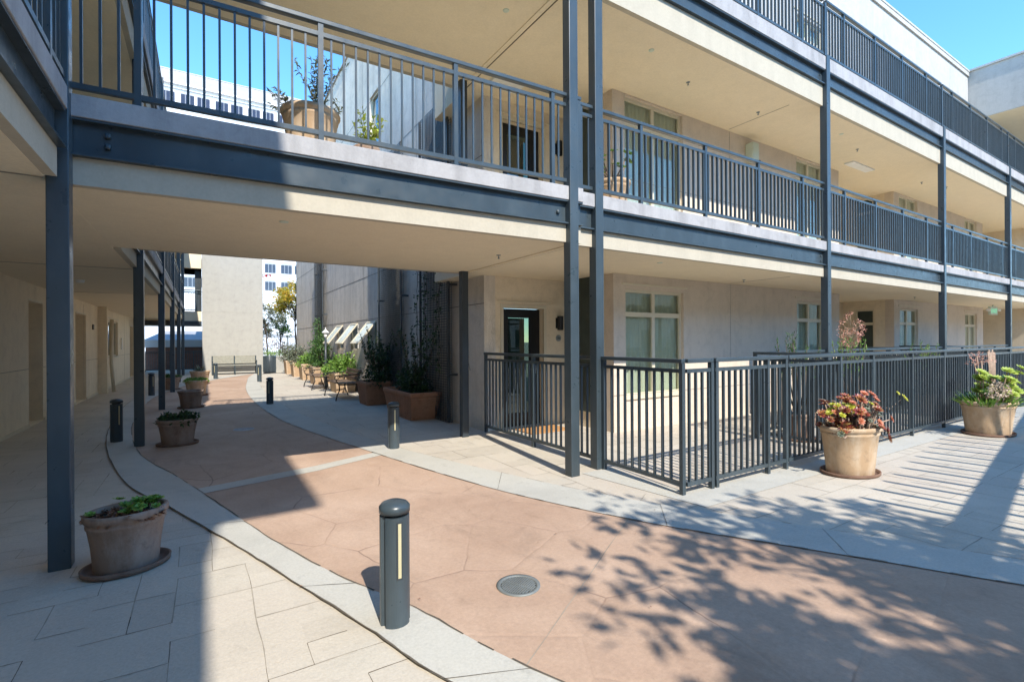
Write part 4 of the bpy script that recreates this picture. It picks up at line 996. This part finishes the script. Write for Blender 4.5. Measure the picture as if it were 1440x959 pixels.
# bridge pot & gallery pot
pot_round('tall terracotta urn standing on the bridge behind the railing', -3.12, .74, .28, .54, 1, 1, 'terra', saucer=False, z=3.311)
lf, st = MB(), MB()
for i in range(9):
    sprig(lf, st, (.06+random.uniform(-.04,.04), .0, 0), (random.uniform(-.12,.12), random.uniform(-.12,.12), 1), random.uniform(.5,.72), 26, .055, .4, 0)
for i in range(16):
    a = random.uniform(0,6.28); sprig(lf, st, (.12*math.cos(a)-.05,.12*math.sin(a),0), (math.cos(a), math.sin(a), .9), .26, 9, .05, .5)
plant('potted_shrub', 'upright leafy shrub growing in the urn on the bridge', 'shrub', -3.12, .74, 3.311+.48, [('foliage', lf, 'leaf_grey'), ('stems', st, 'bark')])
pot_round('small terracotta pot on the bridge right of the tall urn', -2.62, .55, .14, .22, 1, 1, 'terra_dark', saucer=False, z=3.311)
lf, st = MB(), MB()
for i in range(11):
    a = random.uniform(0,6.28); sprig(lf, st, (0,0,0), (math.cos(a)*.4, math.sin(a)*.4, 1), random.uniform(.25,.45), 12, .06, .55, .5)
plant('potted_shrub', 'pale green leafy shrub on the bridge right of the tall urn', 'shrub', -2.62, .55, 3.311+.18, [('foliage', lf, 'ros_lime'), ('stems', st, 'bark')])
pot_round('terracotta pot on the first floor gallery right of the double post', .62, .35, .24, .36, 1, 1, 'terra', saucer=False, z=3.311)
lf, st = MB(), MB()
for i in range(9):
    a = random.uniform(0,6.28); tp = Vector((.22*math.cos(a), .2*math.sin(a), random.uniform(.12,.42))); st.tube([(0,0,0), tp*.6+Vector((0,0,.0)), tp], [.012,.009,.006], 6); rosette(lf, tp, (math.cos(a)*.4, -.3, 1), .085, 3, 8, .55)
plant('succulent_plant', 'branching green succulent in the pot on the first floor gallery', 'plant', .62, .35, 3.311+.31, [('rosettes', lf, 'leaf_bright'), ('stems', st, 'stem')])

# planters along the side wall
def trough(lab, u, v, hx, hy, h, mat='terra_red', rot=0):
    t = thing('planter_box', lab, 'planter', u, v, 0, rot)
    k = .8; m = MB()
    m.quadprof([(.01,.01,.0),(hx*k,hy*k,0),(hx*.93,hy*.955,h-.14),(hx*.95,hy*.965,h-.125),(hx*.94,hy*.96,h-.11),(hx*.97,hy*.98,h-.095),(hx,hy,h-.07),(hx,hy,h-.03),(hx*.97,hy*.98,h),(hx*.86,hy*.92,h),(hx*.84,hy*.9,h-.1)])
    m.build('planter_body', mat, t, .015)
    m = MB(); m.box(-hx*.845, hx*.845, -hy*.905, hy*.905, h-.12, h-.06); m.build('soil', 'soil', t); return t
def bush(lab, u, v, z, rx, ry, rz, n, ls, mat, tall=None, name='shrub', hang=0):
    lf, st = MB(), MB()
    for i in range(n):
        p = rv(); c = (p.x*rx, p.y*ry, abs(p.z)*rz+.02); clump(lf, c, .11, .11, .09, 16, ls, .5)
    for i in range(8):
        a = random.uniform(0,6.28); st.tube([(0,0,-.05),(rx*.6*math.cos(a), ry*.6*math.sin(a), rz*.7)], [.015,.006], 5)
    if tall:
        for i in range(tall[0]):
            a = random.uniform(0,6.28); sprig(lf, st, (rx*.4*math.cos(a), ry*.5*math.sin(a), rz*.3), (math.cos(a)*.3, math.sin(a)*.3, 1), tall[1]*random.uniform(.6,1), 18, ls*1.2, .5, .1, .006)
    return plant(name, lab, 'shrub', u, v, z, [('foliage', lf, mat), ('stems', st, 'bark')])
trough('long terracotta trough planter against the wall nearest the dark post', -.36, 5.35, .33, .86, .55)
bush('dark climbing shrub in the long trough under the wire trellis', -.3, 5.4, .48, .24, .75, .55, 85, .07, 'leaf_dark', (16, 1.3))
trough('dark square terracotta planter behind the long trough', -.42, 7.75, .34, .42, .58, 'terra_red')
bush('tall dark shrub in the square planter left of the long trough', -.3, 7.7, .5, .40, .55, 1.0, 110, .075, 'leaf_dark', (14, 1.2))
trough('sunlit buff square planter behind the scroll bench', -.36, 11.3, .34, .48, .62, 'terra')
bush('bright lime green bush in the sunlit planter behind the scroll bench', -.40, 11.3, .56, .52, .70, .55, 130, .08, 'leaf_bright', (6, .6))
trough('sunlit buff planter under the white post lantern', -.36, 14.8, .34, .48, .66, 'terra')
bush('grey green bush under the white post lantern', -.3, 14.9, .6, .45, .7, 1.3, 150, .08, 'leaf_mid', (6, .5))
trough('buff planter third from the far end of the side wall', -.36, 17.3, .32, .45, .66, 'terra')
bush('grassy bright green plant in the third planter from the far end', -.4, 17.3, .6, .4, .55, .5, 80, .09, 'leaf_bright')
trough('buff planter second from the far end of the side wall', -.36, 19.6, .32, .45, .66, 'terra')
bush('olive green bush in the second planter from the far end', -.4, 19.6, .6, .45, .6, .8, 80, .09, 'leaf_grey')
trough('buff planter at the far end of the side wall', -.36, 21.8, .32, .45, .66, 'terra')
bush('silvery green bush in the last planter of the side wall', -.5, 21.8, .6, .5, .6, .9, 80, .09, 'leaf_grey')
# wire trellises on the side wall
def trellis(lab, v0, v1, z1, mesh=.075, z0=.02):
    t = thing('wire_trellis', lab, 'trellis', -.14, v0, 0, 0, 'wire trellis panels on the side wall')
    m = MB(); w = v1-v0; r = .0035
    k = int(w/mesh)
    for i in range(k+1): y = w*i/k; m.box(-r, r, y-r, y+r, z0, z1)
    kz = int((z1-z0)/.05)
    for i in range(kz+1): z_ = z0+(z1-z0)*i/kz; m.box(-r, r, 0, w, z_-r, z_+r)
    for i in range(k+1): y = w*i/k; m.box(.07-r, .07+r, y-r, y+r, z0, z1)
    for i in range(kz+1): z_ = z0+(z1-z0)*i/kz; m.box(.07-r, .07+r, 0, w, z_-r*.8, z_+r*.8)
    m.build('wire_mesh', 'steel_dark', t)
    m = MB()
    for y in (0, w): m.box(-.018, .018, y-.018, y+.018, z0, z1)
    for z_ in (.9, 2.6, 4.3):
        if z_ < z1:
            for y in (-.04, w+.04): m.box(-.02, .165, y-.02, y+.02, z_, z_+.04)
    m.build('frame', 'steel_dark', t)
trellis('dark wire trellis panel nearest the dark post above the trough', 3.95, 5.35, 6.2)
trellis('dark wire trellis panel behind the square planter', 6.55, 8.25, 6.2)
trellis('narrow far wire trellis panel near the end of the side wall', 15.4, 16.9, 5.2)
lf, st = MB(), MB()
for i in range(5):
    p = Vector((-.02, random.uniform(0,1.3), .5)); pts = [p]
    for k in range(16):
        p = p+Vector((random.uniform(-.015,.015), random.uniform(-.11,.11), random.uniform(.12,.2))); pts.append(p.copy())
        if random.random() < .75: clump(lf, p+Vector((-.04,0,0)), .06, .10, .09, int(random.uniform(4,16)), .065, .6)
    st.tube(pts, .005, 5)
plant('climbing_vine', 'sparse dark vine climbing the wire trellis nearest the dark post', 'vine', -.17, 4.1, .3, [('leaves', lf, 'leaf_dark'), ('stems', st, 'bark')])
# dried vine on wall
st = MB(); p = Vector((0,0,2.0)); pts = []
for k in range(14): pts.append(p.copy()); p = p+Vector((0, -.03+random.uniform(-.02,.02), -.075))
st.tube(pts, .0035, 5); lf = MB()
for q in pts: clump(lf, q, .02, .03, .02, 3, .03, .5)
plant('dried_vine', 'thin dried vine tendril on the wall left of the dark post', 'vine', .015, 3.75, 0, [('leaves', lf, 'leaf_dry'), ('stems', st, 'bark')])
# ivy columns far
lf, st = MB(), MB(); 
for i in range(90): clump(lf, (-.05, random.uniform(0,1.3), random.uniform(.7,2.4)), .08, .12, .12, 8, .07, .6)
st.tube([(-.02,.6,.3),(-.02,.5,2.4)], .01, 5)
plant('climbing_vine', 'dark vine covering the base of the far wire trellis', 'vine', -.15, 15.5, 0, [('leaves', lf, 'leaf_mid'), ('stems', st, 'bark')])
# post lantern
PL = thing('post_lantern', 'white lantern on a dark post among the sunlit planters', 'lantern', -.62, 12.5)
m = MB(); m.tube([(0,0,0),(0,0,1.70)], [.05,.035], 10); m.build('pole', 'steel_dark', PL)
m = MB(); m.lathe([(.03,1.70),(.05,1.73),(.06,1.84),(.12,1.86),(.06,1.92),(.02,1.96),(.012,2.02),(.001,2.03)], 8, smooth=False); m.build('lantern_head', 'white', PL)

# ------------------------------------------------------------------ benches
def scroll_bench(lab, u, v, rot):
    t = thing('park_bench', lab, 'bench', u, v, 0, rot, 'scroll arm benches by the side wall')
    m = MB()
    for k in range(5): x = -.22+k*.105; m.box(x, x+.09, -.75, .75, .43, .455)
    m.build('seat', 'wood', t, .006)
    m = MB()
    for k in range(3): z_ = .52+k*.1; m.box(.27+.03*k, .29+.03*k, -.75, .75, z_, z_+.08)
    m.build('backrest', 'wood', t, .006)
    for s_ in (-.72, .72):
        m = MB()
        m.tube([(-.30,s_,0),(-.27,s_,.14),(-.20,s_,.28),(-.22,s_,.42)], .016, 8)
        m.tube([(.36,s_,0),(.30,s_,.15),(.26,s_,.30),(.25,s_,.45),(.36,s_,.80)], .016, 8)
        m.tube([(-.22,s_,.41),(.26,s_,.41)], .014, 8)
        m.tube([(-.22+.07*math.cos(a)*(1-a/14)-.05, s_, .60+.07*math.sin(a)*(1-a/14)) for a in [k*.5 for k in range(14)]], .012, 6)
        m.tube([(-.22,s_,.42),(-.29,s_,.52),(-.25,s_,.655),(0,s_,.66),(.3,s_,.68)], .014, 8)
        m.build('iron_side', 'black', t)
    return t
scroll_bench('iron scroll arm bench with wooden seat in front of the sunlit planter', -.80, 9.6, 0)
scroll_bench('second iron scroll bench further along the side wall', -.80, 13.0, 0)
MBn = thing('park_bench', 'long grey slatted metal bench against the pale tower', 'bench', -2.75, 22.9)
m = MB()
for k in range(4): m.box(-.95, .95, -.25+k*.13, -.15+k*.13, .43, .46)
m.build('seat', 'slat', MBn, .005)
m = MB()
for k in range(4): m.box(-.95, .95, .27+.015*k, .29+.015*k, .52+k*.10, .61+k*.10)
m.build('backrest', 'slat', MBn, .005)
for s_ in (-.93, 0, .93):
    m = MB(); m.box(s_-.025, s_+.025, -.25, -.2, 0, .45); m.box(s_-.025, s_+.025, .25, .3, 0, .9); m.box(s_-.025, s_+.025, -.2, .25, .40, .43); m.box(s_-.025, s_+.025, -.25, .3, .04, .07)
    if s_: m.box(s_-.03, s_+.03, -.27, .3, .64, .68); m.box(s_-.025, s_+.025, -.25, -.2, .45, .64)
    m.build('leg_frame', 'steel', MBn)
# trash bin
TB = thing('trash_bin', 'dark slatted cylindrical trash bin at the tower corner', 'trash bin', -1.22, 22.9)
m = MB(); m.lathe([(.001,.05),(.24,.05),(.27,.08),(.29,.80),(.27,.82),(.20,.82),(.2,.6)], 32); m.build('bin_body', 'steel_dark', TB)
m = MB()
for k in range(28): a = 2*math.pi*k/28; m.box(.285*math.cos(a)-.012, .285*math.cos(a)+.012, .285*math.sin(a)-.012, .285*math.sin(a)+.012, .07, .8)
m.build('slats', 'steel', TB)
m = MB(); m.lathe([(.30,.80),(.305,.86),(.26,.88),(.19,.87)], 32); m.build('rim', 'steel', TB)

# ------------------------------------------------------------------ trees and hedge at the back
def tree(lab, u, v, h, cr, mat, nlimb=9, ncl=60, ls=.1, trunk=.09, base=0, crz=None, name='tree', cz_=None, per=26):
    t = thing(name, lab, 'tree', u, v, base)
    m = MB(); crz = crz or cr; cc = Vector((0, 0, (cz_ if cz_ else h-crz))); p = Vector((0,0,0)); pts = [p.copy()]
    for k in range(5): p = p+Vector((random.uniform(-.06,.06), random.uniform(-.06,.06), cc.z/5)); pts.append(p.copy())
    m.tube(pts, [trunk*(1-.1*k) for k in range(6)], 9); ends = []
    lf = MB()
    for i in range(nlimb):
        d = rv(); d.z = abs(d.z)*.9-.15; d = d.normalized(); e = cc+Vector((d.x*cr, d.y*cr, d.z*crz))*random.uniform(.6,.95)
        s_ = pts[3].lerp(pts[5], random.random()); mid = s_.lerp(e, .5)+rv(.12*cr)+Vector((0,0,.1*cr)); m.tube([s_, mid, e], [trunk*.5, trunk*.28, trunk*.1], 6)
        for q in range(3):
            e2 = e+rv(.45*cr); m.tube([mid.lerp(e, .6), e2], [trunk*.16, trunk*.05], 5); ends.append(e2)
        ends.append(e)
    for i in range(ncl):
        e = random.choice(ends)+rv(.28*cr); clump(lf, e, .16*cr, .16*cr, .11*cr, per, ls, .55)
    m.build('trunk', 'bark', t); lf.build('crown', mat, t); return t
tree('autumn yellow and green tree behind the low garden wall', .42, 26.0, 5.5, 1.2, 'leaf_yellow', 14, 190, .13, .06, crz=1.8)
tree('dark grey green tree right behind the trash bin', -1.0, 25.6, 4.1, .8, 'leaf_grey', 9, 70, .10, .04, crz=1.5)
tree('green tree with bare lower branches in the flower bed', -.3, 27.2, 3.1, .8, 'leaf_mid', 9, 60, .10, .04, crz=1.0)
hg = MB()
for i in range(150): clump(hg, (random.uniform(-1.3,3), random.uniform(0,.8), random.uniform(.82,1.05)), .14, .12, .12, 14, .09, .4)
solo(hg, 'flower_bed', 'leaf_bright', 'bright green ground cover on top of the low garden wall', 'ground cover', 0, 23.9, kind='stuff')
hg = MB()
for i in range(120): clump(hg, (random.uniform(-1.5,3), random.uniform(0,.6), random.uniform(1.0,1.55)), .14, .12, .15, 14, .10, .3)
solo(hg, 'dark_hedge', 'leaf_maroon', 'maroon leaved low hedge behind the green ground cover', 'hedge', 0, 25.2, kind='stuff')
rf = MB()
for x in (-.5, -.1, .1, .5, .75): clump(rf, (x, 0, random.uniform(-.05,.05)), .14, .1, .08, 16, .12, .7)
FT = tree('slim tree topped with red blossom behind the trash bin', -1.25, 30, 5.9, .5, 'leaf_maroon', 5, 5, .1, .04)
rf.build('blossom', 'flower_red', FT, loc=(0,0,5.75))
random.seed(21)
# shade giving trees and pergola beside / behind the viewer
tree('broad leaved tree beside the courtyard casting dappled shade', -1.12, -8.38, 5.3, 1.65, 'leaf_mid', 26, 300, .165, .10, crz=.9, per=22)
tree('tall leafy tree standing behind the pergola', 6.5, -15.5, 6.5, 2.2, 'leaf_mid', 12, 130, .2, .14)
tree('leafy green tree beyond the pergola, left side', 1.5, -16.5, 6.8, 2.4, 'leaf_dark', 12, 130, .2, .14)
tree('spreading green tree at the far side of the pergola', 11.5, -14.5, 6.2, 2.3, 'leaf_mid', 12, 130, .2, .14)
OP = thing('apartment_building', 'beige building across the courtyard behind the pergola and trees', 'building', 0, -24)
m = MB(); wallmesh(m, (-8, 0), X, 150, 0, 11, .3, (0, 1), [(2+4*k, 3.6+4*k, z_, z_+1.7) for k in range(20) for z_ in (.8, 3.9, 7.2)]); m.build('wall', 'wall', OP)
m = MB(); m.box(-8, 142, -6, -.5, 0, 10.8); m.build('inner_core', 'room', OP)
PG = thing('pergola', 'steel pergola beside the courtyard casting striped shade', 'pergola', -.36, -5.94, 0, math.radians(8.9))
m = MB(); m.box(-.1, 13, -.05, .05, 2.45, 2.66); m.box(-.1, 13, -3.05, -2.95, 2.45, 2.66); m.build('beam', 'steel', PG)
m = MB()
for k in range(30): x = .70+k*.424; m.box(x-.022, x+.022, -3.7, .66, 2.662, 2.75)
m.build('rafters', 'steel', PG)
m = MB()
for k in range(30): x = .86+k*.424; m.box(x-.007, x+.007, -3.6, .42, 2.755, 2.775)
m.build('wires', 'steel', PG)
for x in (3.2, 8.2, 12.9):
    for y in (0, -3.0): m = MB(); m.box(x-.05, x+.05, y-.05, y+.05, 0, 2.45); m.build('post', 'steel', PG)

# ------------------------------------------------------------------ light
ku, kv = .12, 1.02
sd = Vector((-ku*CU+kv*SU, -ku*SU-kv*CU, 1)).normalized()
sun = bpy.data.lights.new('sun', 'SUN'); sun.energy = 2.0; sun.angle = math.radians(.53); sun.color = (1, .94, .83)
so = bpy.data.objects.new('sun', sun); COL.objects.link(so); so.rotation_mode = 'QUATERNION'; so.rotation_quaternion = sd.to_track_quat('Z', 'Y')
so.location = (6, -12, 16)
w = bpy.data.worlds.new('World'); scene.world = w; w.use_nodes = True; nt = w.node_tree
bg = nt.nodes['Background']; sky = nt.nodes.new('ShaderNodeTexSky'); sky.sky_type = 'NISHITA'; sky.sun_disc = False
sky.sun_elevation = math.asin(sd.z); sky.sun_rotation = math.atan2(sd.x, sd.y)
sky.altitude = 2200; sky.air_density = 1.0; sky.dust_density = 0; sky.ozone_density = 2.2
hs = nt.nodes.new('ShaderNodeHueSaturation'); hs.inputs['Saturation'].default_value = 1.2; hs.inputs['Hue'].default_value = .492
nt.links.new(sky.outputs[0], hs.inputs['Color']); nt.links.new(hs.outputs[0], bg.inputs[0]); bg.inputs[1].default_value = .15

# ------------------------------------------------------------------ camera
cam = bpy.data.cameras.new('camera'); cam.sensor_width = 36; cam.lens = 36*690/1440; cam.clip_end = 2000; cam.clip_start = .05
co = bpy.data.objects.new('camera', cam); COL.objects.link(co)
r = .0056
xr = Vector((math.cos(r), 0, -math.sin(r))); yu = Vector((math.sin(r), 0, math.cos(r))); zb = Vector((0, -1, 0))
mw = Matrix((xr, yu, zb)).transposed().to_4x4(); mw.translation = Vector((0, 0, 1.55)); co.matrix_world = mw
scene.camera = co
scene.view_settings.view_transform = 'Standard'; scene.view_settings.look = 'None'; scene.view_settings.gamma = 1
scene.view_settings.exposure = 1.84
scene.render.engine = 'CYCLES'
scene.cycles.max_bounces = 10; scene.cycles.diffuse_bounces = 8; scene.cycles.transparent_max_bounces = 12
